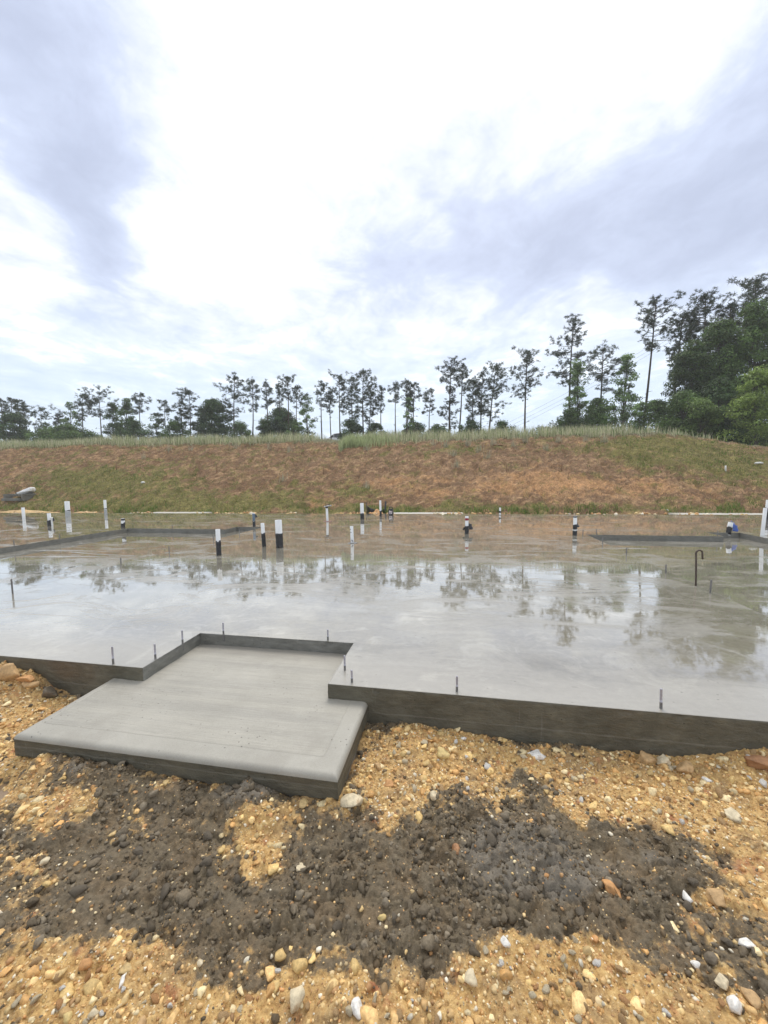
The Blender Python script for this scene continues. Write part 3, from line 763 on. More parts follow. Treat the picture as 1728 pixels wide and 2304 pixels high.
def porch_material():
    """light broom finish with a smooth tooled border"""
    m = MatB('broomed_concrete')
    sep = m.N.new('ShaderNodeSeparateXYZ'); m.L.new(m.tc.outputs['Object'], sep.inputs[0])
    u, v = sep.outputs[0], sep.outputs[1]
    inner = m.math('MULTIPLY', m.math('MULTIPLY', m.range(u, -2.103, -2.098), m.range(u, -.586, -.591)), m.range(v, 1.579, 1.584))
    bm = m.noise(1, 6, .7, m.mapping((5, 210, 1)))
    bm2 = m.noise(1, 4, .6, m.mapping((.5, 13, 1)), .2)
    n = m.noise(3, 6, .6)
    fine = m.noise(160, 4, .6)
    c = m.ramp(n, [(.3, (.315, .295, .245)), (.7, (.385, .362, .305))])
    c2 = m.mix(1.0, c, m.ramp(bm, [(.3, (.84, .84, .84)), (.7, (1.14, 1.14, 1.14))]), 'MULTIPLY')
    c2 = m.mix(1.0, c2, m.ramp(bm2, [(.36, (.92, .92, .925)), (.64, (1.08, 1.075, 1.065))]), 'MULTIPLY')
    c = m.mix(inner, c, c2)
    c = m.mix(1.0, c, m.ramp(fine, [(.3, (.93, .93, .93)), (.7, (1.07, 1.07, 1.07))]), 'MULTIPLY')
    pit = m.voronoi(34)
    pm = m.math('MULTIPLY', m.range(pit, .15, .08), m.range(m.noise(4, 3, .5), .46, .60))
    c = m.mix(m.math('MULTIPLY', m.range(m.noise(2.3, 7, .65), .5, .64), .35), c, (.24, .218, .178))
    c = m.mix(m.math('MULTIPLY', pm, .75), c, (.10, .09, .075))
    muted = m.range(v, 2.35, 2.58)  # recess floor colour gets darker towards its back wall
    c = m.mix(m.math('MULTIPLY', muted, .4), c, (.19, .165, .135))
    m.set('Base Color', c).set('Roughness', .55)
    m.b.inputs['Specular IOR Level'].default_value = .45
    m.set('Normal', m.bump(pm, .5, -.004, m.bump(fine, .25, .002, m.bump(m.math('MULTIPLY', bm, inner), .5, .004))))
    return m.m
M['slab'] = slab_material()
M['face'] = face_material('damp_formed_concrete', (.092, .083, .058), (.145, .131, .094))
M['step'] = face_material('damp_step_concrete', (.15, .145, .125), (.21, .205, .18), (.18, .165, .135))
M['porch'] = porch_material()
M['patio'] = simple('pale_concrete', (.46, .43, .37), .6, .15, 6, .2)

def wall_strip(name, p0, p1, ztop, zbot, mat, parent, step=.014, amp=.004, seed=0, lip=.004, skew=0.0):
    """formed vertical face from p0 to p1 (slab frame), outside on the right of p0->p1, with a worn lip lapping over the top"""
    p0, p1 = np.array(p0, float), np.array(p1, float)
    L = np.linalg.norm(p1 - p0); d = (p1 - p0) / L; nrm = np.array([d[1], -d[0]])
    n = max(2, int(L / step) + 1); m_ = max(2, int((ztop - zbot) / step) + 1)
    s = np.linspace(0, L, n)
    prof = [(-lip, -.0010), (-lip * .6, .0006), (-.0015, -.0015), (0.0, -.008)]
    zz = np.linspace(-.016, zbot - ztop, m_)
    prof += [(0.0, z) for z in zz]
    prof = np.array(prof)
    S, K = np.meshgrid(s, np.arange(len(prof)))
    off = prof[K, 0]; z = ztop + prof[K, 1]
    rough = (fbm(S * 9 + seed, z * 9 + seed, seed, 4, .6) - .5) * 2 * amp + (fbm(S * 45 + seed, z * 45, seed + 3, 3) - .5) * amp * .9
    chip = sst(.60, .72, fbm(S * 22 + seed, S * 0 + 3.3, seed + 8, 3)) * np.exp(-((K - 3.0) / 1.8) ** 2)
    w_ = np.where(K < 2, .25, 1.0)
    off = off + rough * w_ - chip * .007
    z = z - chip * .006 * (K >= 2) + (fbm(S * 14, S * 0, seed + 5, 3) - .5) * .003 * (K >= 2) * (K < 5)
    x = p0[0] + d[0] * S + nrm[0] * off; y = p0[1] + d[1] * S + nrm[1] * off
    me = mesh_np(name, np.stack([x, y, z], -1).reshape(-1, 3), grid_faces(n, len(prof))[:, ::-1], [mat], smooth=True)
    return link(name, me, parent)

GAR_L = (-8.0, -4.65, 8.33); NOTCH_L = (-5.35, -4.65, 8.82)
GAR_R = (2.43, 5.30, 8.15); NOTCH_R = (4.74, 5.30, 8.66)
SLAB_U, SLAB_V1, GAR_STEP = (-24.0, 15.0), 12.40, .10
def build_slab():
    root = empty('house_slab', (0, 0, 0), -TH)
    tag(root, 'large rain wet concrete house slab with recessed garage floors and pipe stubs', 'concrete slab')
    holes = [(REC_L, REC_R, SLAB_V0, SLAB_V0 + REC_D), (GAR_L[0], GAR_L[1], SLAB_V0, GAR_L[2]), (NOTCH_L[0], NOTCH_L[1], GAR_L[2], NOTCH_L[2]),
             (GAR_R[0], GAR_R[1], SLAB_V0, GAR_R[2]), (NOTCH_R[0], NOTCH_R[1], GAR_R[2], NOTCH_R[2])]
    us = sorted({SLAB_U[0], SLAB_U[1], *[h[0] for h in holes], *[h[1] for h in holes]})
    vs = sorted({SLAB_V0, SLAB_V1, *[h[2] for h in holes], *[h[3] for h in holes]})
    def cells(test):
        V, F, idx = [], [], {}
        def vid(i, j):
            if (i, j) not in idx:
                idx[(i, j)] = len(V); V.append((us[i], vs[j], 0.0))
            return idx[(i, j)]
        for i in range(len(us) - 1):
            for j in range(len(vs) - 1):
                cu, cv = (us[i] + us[i + 1]) / 2, (vs[j] + vs[j + 1]) / 2
                if test(cu, cv): F.append((vid(i, j), vid(i + 1, j), vid(i + 1, j + 1), vid(i, j + 1)))
        return np.array(V), np.array(F)
    inh = lambda u, v: any(a < u < b and c < v < d for a, b, c, d in holes)
    V, F = cells(lambda u, v: not inh(u, v))
    link('floor_surface', mesh_np('floor_surface', V, F, [M['slab']]), root)
    for k, (g, nt) in enumerate(((holes[1], holes[2]), (holes[3], holes[4]))):
        V, F = cells(lambda u, v: (g[0] < u < g[1] and g[2] < v < g[3]) or (nt[0] < u < nt[1] and nt[2] < v < nt[3]))
        V = V.copy(); V[:, 2] = -GAR_STEP
        o = link('garage_floor', mesh_np('garage_floor', V, F, [M['slab']]), root)
        o['label'] = 'sunken garage floor under a film of water at ' + ('left' if k == 0 else 'right')
    zb = -.5
    # outer faces; the outside lies right of the walking direction
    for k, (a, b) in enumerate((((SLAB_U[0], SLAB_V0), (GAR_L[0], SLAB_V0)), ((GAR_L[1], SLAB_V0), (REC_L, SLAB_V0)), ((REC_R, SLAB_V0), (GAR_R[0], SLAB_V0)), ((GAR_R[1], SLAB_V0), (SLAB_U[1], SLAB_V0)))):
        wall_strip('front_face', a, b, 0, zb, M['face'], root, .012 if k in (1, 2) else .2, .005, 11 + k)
    # garage sills
    for g in (GAR_L, GAR_R):
        wall_strip('garage_sill', (g[0], SLAB_V0), (g[1], SLAB_V0), -GAR_STEP, zb, M['face'], root, .1, .004, 21)
    # entry recess
    wall_strip('recess_side', (REC_L, SLAB_V0), (REC_L, SLAB_V0 + REC_D), 0, -.2, M['step'], root, .010, .004, 31)
    wall_strip('recess_back', (REC_L, SLAB_V0 + REC_D), (REC_R, SLAB_V0 + REC_D), 0, -.2, M['step'], root, .010, .004, 33)
    wall_strip('recess_side', (REC_R, SLAB_V0 + REC_D), (REC_R, SLAB_V0), 0, -.2, M['step'], root, .010, .004, 35)
    # garage steps
    for pts in ([(GAR_L[0], SLAB_V0), (GAR_L[0], GAR_L[2]), (NOTCH_L[0], GAR_L[2]), (NOTCH_L[0], NOTCH_L[2]), (NOTCH_L[1], NOTCH_L[2]), (NOTCH_L[1], SLAB_V0)],
                [(GAR_R[0], SLAB_V0), (GAR_R[0], GAR_R[2]), (NOTCH_R[0], GAR_R[2]), (NOTCH_R[0], NOTCH_R[2]), (NOTCH_R[1], NOTCH_R[2]), (NOTCH_R[1], SLAB_V0)]):
        for k in range(len(pts) - 1):
            wall_strip('garage_step', pts[k], pts[k + 1], 0, -GAR_STEP - .03, M['step'], root, .05, .004, 41 + k)
    for a, b in (((SLAB_U[1], SLAB_V0), (SLAB_U[1], SLAB_V1)), ((SLAB_U[1], SLAB_V1), (SLAB_U[0], SLAB_V1)), ((SLAB_U[0], SLAB_V1), (SLAB_U[0], SLAB_V0))):
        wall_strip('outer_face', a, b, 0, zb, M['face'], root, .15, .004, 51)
    return root
build_slab()

def build_porch():
    root = empty('porch_slab', (0, 0, 0), -TH)
    tag(root, 'small broom finished concrete porch slab stepping down in front of the entry recess', 'concrete slab')
    r = .026; zt = -STEP
    def edge_axis(a, b, ra, rb, step, marks=()):
        t = [0, .002, .005, .009, .014, .02, .027]
        pts = list(np.linspace(a + (.03 if ra else 0), b - (.03 if rb else 0), int((b - a) / step)))
        if ra: pts += [a + q for q in t]
        if rb: pts += [b - q for q in t]
        for mk in marks: pts += [mk - .003, mk, mk + .003]
        return np.array(sorted(set(np.round(pts, 5))))
    us = edge_axis(PORCH_L, PORCH_R, True, True, .012, (-2.100, -.588))
    vs = edge_axis(PORCH_F, SLAB_V0 + .004, True, False, .012, (1.581,))
    uu, vv = np.meshgrid(us, vs)
    d = np.minimum(np.minimum(uu - PORCH_L, PORCH_R - uu), vv - PORCH_F)
    d = np.clip(d, 0, r)
    zz = zt - (r - np.sqrt(np.clip(r * r - (r - d) ** 2, 0, None)))
    zz += (fbm(uu * 6, vv * 6, 121, 3) - .5) * .004
    groove = (np.abs(vv - 1.581) < .0015) & (uu > -2.1005) & (uu < -.5875) | (np.abs(uu + .588) < .0015) & (vv > 1.5805) | (np.abs(uu + 2.1) < .0015) & (vv > 1.5805)
    zz = zz - groove * .0022
    V = [np.stack([uu, vv, zz], -1).reshape(-1, 3)]; F = [grid_faces(len(us), len(vs))]
    # floor inside the recess
    ua = np.linspace(REC_L - .004, REC_R + .004, 100); va = np.linspace(SLAB_V0 + .004, SLAB_V0 + REC_D + .004, 50)
    u2, v2 = np.meshgrid(ua, va)
    V2 = np.stack([u2, v2, np.full(u2.shape, zt) + (fbm(u2 * 6, v2 * 6, 121, 3) - .5) * .004], -1).reshape(-1, 3)
    F.append(grid_faces(len(ua), len(va)) + len(V[0])); V.append(V2)
    link('porch_top', mesh_np('porch_top', np.concatenate(V), np.concatenate(F), [M['porch']], smooth=True), root)
    # sides, hanging from the rounded nose
    def side(p0, p1, seed):
        p0, p1 = np.array(p0), np.array(p1); L = np.linalg.norm(p1 - p0); dd = (p1 - p0) / L; nr = np.array([dd[1], -dd[0]])
        n = int(L / .010); S, K = np.meshgrid(np.linspace(0, L, n), np.linspace(0, 1, 13))
        z = zt - r * .93 - K * .084
        off = (fbm(S * 11 + seed, K * 1.4, seed, 4, .6) - .5) * .010 * sst(0, .2, K) - .002 + .004 * np.exp(-((K - .04) / .05) ** 2)
        z = z - (K > .99) * (fbm(S * 9, S * 0, seed + 3) - .5) * .012
        return np.stack([p0[0] + dd[0] * S + nr[0] * off, p0[1] + dd[1] * S + nr[1] * off, z], -1).reshape(-1, 3), grid_faces(n, 13)[:, ::-1]
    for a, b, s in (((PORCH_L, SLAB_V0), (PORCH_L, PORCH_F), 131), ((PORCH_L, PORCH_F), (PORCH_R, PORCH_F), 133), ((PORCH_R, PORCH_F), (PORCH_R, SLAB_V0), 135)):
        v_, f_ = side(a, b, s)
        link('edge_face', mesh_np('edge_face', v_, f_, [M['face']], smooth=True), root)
    # footing set back below the edge
    i = .012
    for a, b, s in (((PORCH_L + i, SLAB_V0), (PORCH_L + i, PORCH_F + i), 141), ((PORCH_L + i, PORCH_F + i), (PORCH_R - i, PORCH_F + i), 143), ((PORCH_R - i, PORCH_F + i), (PORCH_R - i, SLAB_V0), 145)):
        wall_strip('footing_face', a, b, zt - .098, -.45, M['footing'], root, .02, .004, s, .02)
M['footing'] = face_material('pale_footing_concrete', (.17, .155, .13), (.24, .22, .19), (.2, .17, .13))
build_porch()

def build_patio(u0, u1, label):
    root = empty('patio_slab', W((u0 + u1) / 2, 13.0, -.2), -TH)
    tag(root, label, 'concrete slab', 'patio slabs at the foot of the bank')
    bm = bmesh.new()
    bmesh.ops.create_cube(bm, size=1)
    for v in bm.verts: v.co = Vector((v.co.x * (u1 - u0), v.co.y * 1.1, v.co.z * .30))
    bmesh.ops.bevel(bm, geom=bm.edges[:], offset=.02, segments=2, affect='EDGES')
    me = bpy.data.meshes.new('patio_body'); bm.to_mesh(me); bm.free(); me.materials.append(M['patio'])
    link('patio_body', me, root)
for a, b, l in ((-11.6, -9.2, 'pale patio slab at the foot of the bank at left'), (-2.4, 0.15, 'pale patio slab beside the black container at the slab back edge'), (6.3, 9.6, 'pale patio slab at the foot of the bank at far right')):
    build_patio(a, b, l)
# ------------------------------------------------------------------ small metal and plastic things
M['zinc'] = simple('zinc_steel', (.40, .39, .43), .42, .25, 60, .1, .35)
M['rust_steel'] = simple('rusty_rebar', (.10, .075, .06), .6, .4, 70, .4, .4)
M['pvc'] = simple('white_pvc', (.80, .80, .78), .35, .05, 9, 0, 0, .5, (.62, .58, .5))
M['pvc_grey'] = simple('grey_foam_sleeve', (.42, .43, .42), .7, .15, 20, .2)
M['tape'] = simple('black_pipe_wrap', (.022, .022, .024), .45, .4, 25, .5, 0, .5, (.07, .06, .05))
M['black'] = simple('black_plastic', (.018, .018, .02), .4, .3, 20)
M['blue'] = simple('blue_film', (.035, .085, .32), .35, .3, 15, .3)
M['bluegrey'] = simple('blue_grey_film', (.14, .19, .25), .4, .25, 20, .3)
M['red'] = simple('red_tape', (.28, .02, .03), .45, .2, 20)
M['rustring'] = simple('rust_stain', (.16, .05, .02), .6, .3, 20)
M['wood'] = simple('weathered_stake', (.22, .12, .06), .8, .3, 30, .3)
M['whitewood'] = simple('white_stake', (.75, .73, .68), .6, .1, 20)
M['whitebag'] = simple('white_sack', (.72, .72, .70), .6, .1, 12, .4, 0, .4, (.5, .46, .38))
M['steel'] = simple('trowel_steel', (.32, .32, .33), .35, .2, 30, .1, .7)

def lathe(profile, seg=16, closed_top=True, bend=None):
    """profile: list of (r, z); returns V, F(list)"""
    n = len(profile)
    a = np.linspace(0, 2 * np.pi, seg, endpoint=False)
    V = np.concatenate([np.stack([r * np.cos(a), r * np.sin(a), np.full(seg, z)], 1) for r, z in profile])
    q = []
    for i in range(n - 1):
        for k in range(seg):
            k2 = (k + 1) % seg
            q.append((i * seg + k, i * seg + k2, (i + 1) * seg + k2, (i + 1) * seg + k))
    F = [np.array(q)]
    if closed_top:
        V = np.concatenate([V, [[0, 0, profile[-1][1]]]])
        F.append(np.array([((n - 1) * seg + k, (n - 1) * seg + (k + 1) % seg, n * seg) for k in range(seg)]))
    return V, F

def tube_path(path, radii, seg=8):
    path = np.asarray(path, float); n = len(path)
    tang = np.gradient(path, axis=0); tang /= np.linalg.norm(tang, axis=1)[:, None] + 1e-9
    ref = np.array([0, 1.0, 0.0]) if abs(tang[0][1]) < .8 else np.array([1.0, 0, 0])
    a = np.linspace(0, 2 * np.pi, seg, endpoint=False)
    V = []
    for p_, t, r in zip(path, tang, np.broadcast_to(radii, (n,))):
        s = np.cross(t, ref); s /= np.linalg.norm(s) + 1e-9; b = np.cross(s, t)
        V.append(p_ + r * (np.cos(a)[:, None] * s + np.sin(a)[:, None] * b))
    V = np.concatenate(V)
    F = [(i * seg + k, i * seg + (k + 1) % seg, (i + 1) * seg + (k + 1) % seg, (i + 1) * seg + k) for i in range(n - 1) for k in range(seg)]
    caps = [[0 * seg + k for k in range(seg)][::-1], [(n - 1) * seg + k for k in range(seg)]]
    tri = [(c[0], c[k], c[k + 1]) for c in caps for k in range(1, seg - 1)]
    return V, [np.array(F), np.array(tri)]

def shaft_profile(h, r, pitch=.0032):
    p_ = [(r, -.05), (r, h * .45)]
    z = h * .45
    while z < h - .004:
        p_ += [(r * .86, z + pitch * .25), (r * 1.06, z + pitch * .75)]
        z += pitch
    p_ += [(r * .95, h - .001), (r * .8, h)]
    return p_
M['tape_grey'] = simple('wet_cement_film', (.16, .15, .14), .6, .3, 60, .3)
bolt_cache = {}
def bolt(x, y, h, label, z=0.0, detail=True, group='anchor bolts along the slab edges', lean=0.0):
    root = empty('anchor_bolt', (x, y, z))
    root.rotation_euler = (lean, lean * .6, 0)
    tag(root, label, 'anchor bolt', group)
    key = (round(h, 3), detail)
    if key not in bolt_cache:
        r = .0058
        prof = shaft_profile(h, r) if detail else [(r * 1.3, -.05), (r * 1.3, h * .97), (r, h)]
        v_, f_ = lathe(prof, 10)
        me = mesh_np('shaft', v_, f_, [M['zinc'] if detail else M['tape_grey']], smooth=not detail)
        a_, b_ = lathe([(r * 1.12, -.05), (r * 1.14, h * .30), (r * 1.0, h * .33)], 10)
        me2 = mesh_np('cement_coat', a_, b_, [M['tape_grey']], smooth=True)
        bolt_cache[key] = (me, me2)
    me, me2 = bolt_cache[key]
    link('shaft', me, root)
    if detail: link('cement_coat', me2, root)
for x, y, h, l in ((-1.727, 2.416, .113, 'tallest near anchor bolt left of the entry recess corner'), (-1.495, 2.477, .101, 'anchor bolt at the outer left corner of the entry recess'),
                   (-1.44, 2.717, .097, 'anchor bolt beside the left wall of the entry recess'), (-1.211, 2.868, .092, 'anchor bolt behind the left back corner of the entry recess'),
                   (-.414, 2.742, .079, 'anchor bolt behind the right end of the entry recess back wall'), (-.249, 2.291, .091, 'shiny anchor bolt on the right side of the entry recess'),
                   (-.195, 2.149, .071, 'short anchor bolt at the right front corner of the entry recess'), (.378, 2.036, .087, 'anchor bolt on the front edge in the middle of the right slab face'),
                   (1.348, 1.855, .101, 'anchor bolt on the front edge nearest the right side of the view')):
    bolt(x, y, h, l, lean=random.uniform(-.03, .03))
for u, v, h, l in ((-4.55, 3.24, .16, 'lone tall anchor bolt at the left edge of the view'), (-4.6, 4.64, .10, 'first small bolt along the left garage edge, nearest the front'), (-4.58, 5.55, .10, 'second small bolt along the left garage edge'),
                   (-4.6, 6.76, .10, 'third small bolt along the left garage edge'), (-4.6, 7.67, .10, 'fourth small bolt along the left garage edge, by the notch'),
                   (-8.06, 6.69, .10, 'small bolt halfway along the far side of the left garage step'), (-8.06, 5.84, .10, 'small bolt on the far side of the left garage step, near the left view edge'), (-6.8, 8.40, .09, 'small bolt behind the left garage step'),
                   (2.36, 8.16, .10, 'small bolt at the corner of the right garage step by the wrapped pipe'), (2.62, 8.22, .10, 'small bolt just behind the right garage step corner'), (2.37, 7.12, .10, 'second small bolt along the right garage edge from its far corner'),
                   (2.37, 6.16, .10, 'third small bolt along the right garage edge'), (2.37, 5.05, .10, 'small bolt just left of the hooked rebar'), (2.38, 4.24, .13, 'thin bolt right of the hooked rebar, nearest the front'),
                   (4.68, 8.22, .10, 'small bolt at the notch of the right garage step')):
    X = W(u, v)
    bolt(X[0], X[1], h, l, detail=False, lean=random.uniform(-.03, .03))

def hook():
    root = empty('rebar_hook', (3.19, 3.98, 0))
    tag(root, 'dark rebar rod bent to a hook like a walking cane, standing in the wet slab', 'rebar')
    t = np.linspace(0, 1, 12)
    path = [(0, 0, -.05), (-.004, 0, .1), (-.008, 0, .2), (-.014, 0, .31)]
    for a in np.linspace(math.pi, 0.0, 9):
        path.append((.019 + .033 * math.cos(a), .004, .335 + .033 * math.sin(a)))
    path += [(.056, .006, .30), (.060, .007, .275)]
    v_, f_ = tube_path(path, .0085, 8)
    link('rod', mesh_np('rod', v_, f_, [M['rust_steel']], smooth=True), root)
hook()

def pipe(x, y, h, r, label, bands, lean=(0, 0), extras=None, z=0.0, cap=False):
    """bands: list of (z0, z1, material, radius factor) as fractions of the height, bottom first"""
    root = empty('pipe_stub', (x, y, z))
    root.rotation_euler = (lean[0], lean[1], 0)
    tag(root, label, 'pipe', 'plumbing pipe stubs standing in the slab')
    wall = r * .12
    v_, f_ = lathe([(r, -.05), (r, h - .002), (r - .002, h), (r - wall, h), (r - wall, h * .5)], 20, False)
    link('pipe_wall', mesh_np('pipe_wall', v_, f_, [M['pvc']], smooth=True), root)
    for k, (a, b, mt, rf, nm) in enumerate(bands):
        n = 9
        sd = int(abs(x * 100)) + k
        prof = []
        zz = np.linspace(a * h, b * h, n)
        for i, z_ in enumerate(zz):
            w_ = max(rf, 1.075) + .05 * (vnoise(np.array([z_ * 60.]), np.array([sd * 1.7]))[0] - .5)
            prof.append((r * w_, z_ - (.04 if a == 0 and i == 0 else 0)))
        prof = [(r * .99, prof[0][1])] + prof + [(r * .99, prof[-1][1])]
        v_, f_ = lathe(prof, 20, False)
        ang = np.arctan2(v_[:, 1], v_[:, 0]); rad = 1 + .05 * (vnoise(ang * 2 + sd, v_[:, 2] * 40) - .5)
        v_[:, :2] *= rad[:, None]
        up = v_[:, 2] > b * h - .004
        v_[up, 2] += (vnoise(ang[up] * 1.5 + 9 + sd, ang[up] * 0) - .5) * .03 * (b < .95)
        link(nm, mesh_np(nm, v_, f_, [mt], smooth=True), root)
    if extras: extras(root, h, r)
    return root
T_ = M['tape']
def flap(root, h, r, z0, size, mat, ang, name='loose_flap'):
    c, s = math.cos(ang), math.sin(ang)
    n = 6
    V = []
    for i in range(n):
        for j in range(n):
            a, b = i / (n - 1), j / (n - 1)
            out_ = r * 1.02 + a * size * .7 + .01 * math.sin(b * 6)
            side = (b - .5) * size + a * .01
            V.append((c * out_ - s * side * .5, s * out_ + c * side * .5, z0 + (b - .5) * size * 1.2 - a * size * .3 * b))
    me = mesh_np(name, V, grid_faces(n, n), [mat], smooth=True)
    o = link(name, me, root)
    md = o.modifiers.new('thickness', 'SOLIDIFY'); md.thickness = .004
def ring(root, r0, r1, mat, name):
    v_, f_ = lathe([(r0, .001), (r0 * 1.1, .012), (r1 * .8, .010), (r1, .002)], 18, False)
    v_[:, 0] *= 1.2; v_ += 0
    link(name, mesh_np(name, v_, f_, [mat], smooth=True), root)

pipe(-11.49, 12.58, .369, .0425, 'plain white pipe stub farthest left on the slab', [])
def ex_l(root, h, r):
    v_, f_ = lathe([(r * .6, 0), (r * .6, h * .55), (r * .8, h * .58), (r * .8, h * .66)], 12)
    v_[:, 0] += r * 1.3
    link('short_pipe', mesh_np('short_pipe', v_, f_, [M['pvc']], smooth=True), root)
    flap(root, h, r, h * .5, .09, M['black'], 0.3)
pipe(-9.01, 10.62, .325, .042, 'white pipe stub with a second short pipe and black wrap at its foot, at left', [(0, .42, T_, 1.35, 'wrap')], (0, -.02), ex_l)
pipe(-10.61, 13.25, .515, .0709, 'wide white pipe stub with grey sleeve below at the left back', [(0, .36, M['pvc_grey'], 1.03, 'sleeve'), (.37, .42, T_, 1.05, 'joint_band')])
pipe(-9.89, 14.03, .506, .0435, 'thin tall white pipe stub with grey sleeve at the left back edge', [(0, .36, M['pvc_grey'], 1.05, 'sleeve'), (.37, .42, T_, 1.08, 'joint_band')])
def ex_b(root, h, r):
    flap(root, h, r, h * .7, .08, M['black'], 1.8)
    flap(root, h, r, h * .45, .06, M['black'], -.6)
pipe(-6.61, 9.96, .215, .043, 'short pipe stub half hidden in torn black wrap behind the left garage step', [(0, .45, T_, 1.1, 'wrap'), (.8, 1.0, T_, 1.1, 'top_wrap')], (0, .05), ex_b)
pipe(-2.55, 6.02, .40, .0335, 'white topped pipe stub with black wrapped lower half, left one of three', [(0, .55, T_, 1.10, 'wrap')], (0, 0))
def ex_bl(root, h, r): flap(root, h, r, h * .8, .07, M['black'], .5)
pipe(-3.19, 9.65, .334, .029, 'thin pipe stub with blue grey film beside the left garage notch', [(0, .42, T_, 1.12, 'wrap'), (.43, .97, M['bluegrey'], 1.12, 'film')], (0, 0), ex_bl)
pipe(-2.08, 6.77, .402, .0307, 'thin white topped pipe stub just left of the thickest pipe', [(0, .58, T_, 1.10, 'wrap')], (0, -.035))
pipe(-1.77, 6.62, .468, .0560, 'thickest white topped pipe stub with black wrapped lower half', [(0, .53, T_, 1.06, 'wrap')], (0, -.02))
def ex_tr(root, h, r):
    ring(root, r, r * 3.4, M['rustring'], 'rust_ring')
    bm = bmesh.new(); bmesh.ops.create_cube(bm, size=1)
    for v in bm.verts: v.co = Vector((v.co.x * .20, v.co.y * .09, v.co.z * .018))
    bmesh.ops.bevel(bm, geom=bm.edges[:], offset=.006, segments=2, affect='EDGES')
    me = bpy.data.meshes.new('float_plate'); bm.to_mesh(me); bm.free(); me.materials.append(M['steel'])
    p_ = link('float_plate', me, root, (.03, 0, h + .05), (.12, -.12, .3))
    v_, f_ = tube_path([(-.05, 0, .01), (-.045, 0, .04), (.045, 0, .045), (.06, 0, .01)], .010, 8)
    link('float_handle', mesh_np('float_handle', v_, f_, [M['black']], smooth=True), p_)
    v_, f_ = lathe([(r * 1.1, h - .005), (r * 1.1, h + .03), (r * .7, h + .045)], 14)
    link('pipe_cap', mesh_np('pipe_cap', v_, f_, [M['black']], smooth=True), root)
pipe(-1.52, 10.57, .365, .0316, 'thin white pipe stub with a hand float resting on its top', [], (0, -.03), ex_tr)
def ex_mk(root, h, r):
    ring(root, r, r * 2.6, M['tape_grey'], 'cement_ring')
    for z_, a in ((.10, -1.2), (.16, -1.9), (.62, -2.4), (.80, -2.5)):
        v_, f_ = lathe([(r * 1.012, h * z_), (r * 1.012, h * (z_ + .05))], 24, False)
        keep = [q for q in f_[0] if abs(((math.atan2(v_[q[0]][1], v_[q[0]][0]) - a + math.pi) % (2 * math.pi)) - math.pi) < .4]
        link('printed_mark', mesh_np('printed_mark', v_, np.array(keep), [M['black']]), root)
pipe(-.57, 6.97, .302, .0290, 'white pipe stub with black printed marks standing alone at the centre', [], (0, -.03), ex_mk)
pipe(-.62, 11.2, .443, .0510, 'wide white topped pipe stub before the black silt fence', [(0, .36, T_, 1.0, 'wrap')], (0, -.01))
pipe(-.10, 11.83, .475, .0310, 'thin white topped pipe stub left of the black container', [(0, .36, T_, 1.05, 'wrap')], (0, -.02))
def ex_r(root, h, r):
    flap(root, h, r, h * .42, .11, M['black'], 0.0); flap(root, h, r, h * .30, .06, M['black'], 3.1)
pipe(1.67, 7.95, .353, .0335, 'white pipe stub with red tape band and torn black wrap right of centre', [(0, .45, T_, 1.22, 'wrap'), (.76, .90, M['red'], 1.06, 'red_band')], (0, 0), ex_r)
pipe(3.43, 11.66, .224, .027, 'small white pipe stub with black middle band at the back edge', [(.30, .56, T_, 1.12, 'wrap'), (.0, .06, T_, 1.1, 'foot_band'), (.95, 1.0, M['pvc_grey'], 1.05, 'rim_band')])
def ex_q(root, h, r): flap(root, h, r, h * .52, .07, M['black'], 0.2)
pipe(3.67, 7.56, .363, .0335, 'white pipe stub with black top and wrap at the right garage step', [(0, .24, T_, 1.2, 'wrap'), (.24, .30, M['pvc'], 1.22, 'white_band'), (.30, .56, T_, 1.2, 'wrap'), (.93, 1.0, T_, 1.05, 'top_band')], (0, 0), ex_q)
def ex_blue(root, h, r):
    for dx, hh in ((-.02, .95), (.025, 1.08)):
        v_, f_ = lathe([(r * .45, 0), (r * .45, h * hh)], 12); v_[:, 0] += dx
        link('inner_tube', mesh_np('inner_tube', v_, f_, [M['black']], smooth=True), root)
    flap(root, h, r, h * .72, .15, M['blue'], .15, 'blue_flap')
    flap(root, h, r, h * .55, .12, M['blue'], -.5, 'blue_flap')
pipe(6.66, 7.59, .20, .040, 'leaning bundle of black tubes with bright blue film in the right garage notch', [(0, .55, T_, 1.05, 'wrap'), (.58, .66, M['pvc'], 1.05, 'white_band')], (0, .16), ex_blue)
pipe(6.92, 7.18, .503, .0285, 'plain tall white pipe stub leaning at the right edge of the view', [], (0, .05))
pipe(9.46, 9.74, .469, .0385, 'white topped pipe stub with dark foot cut by the right edge', [(0, .60, T_, 1.03, 'wrap')], (0, .03))

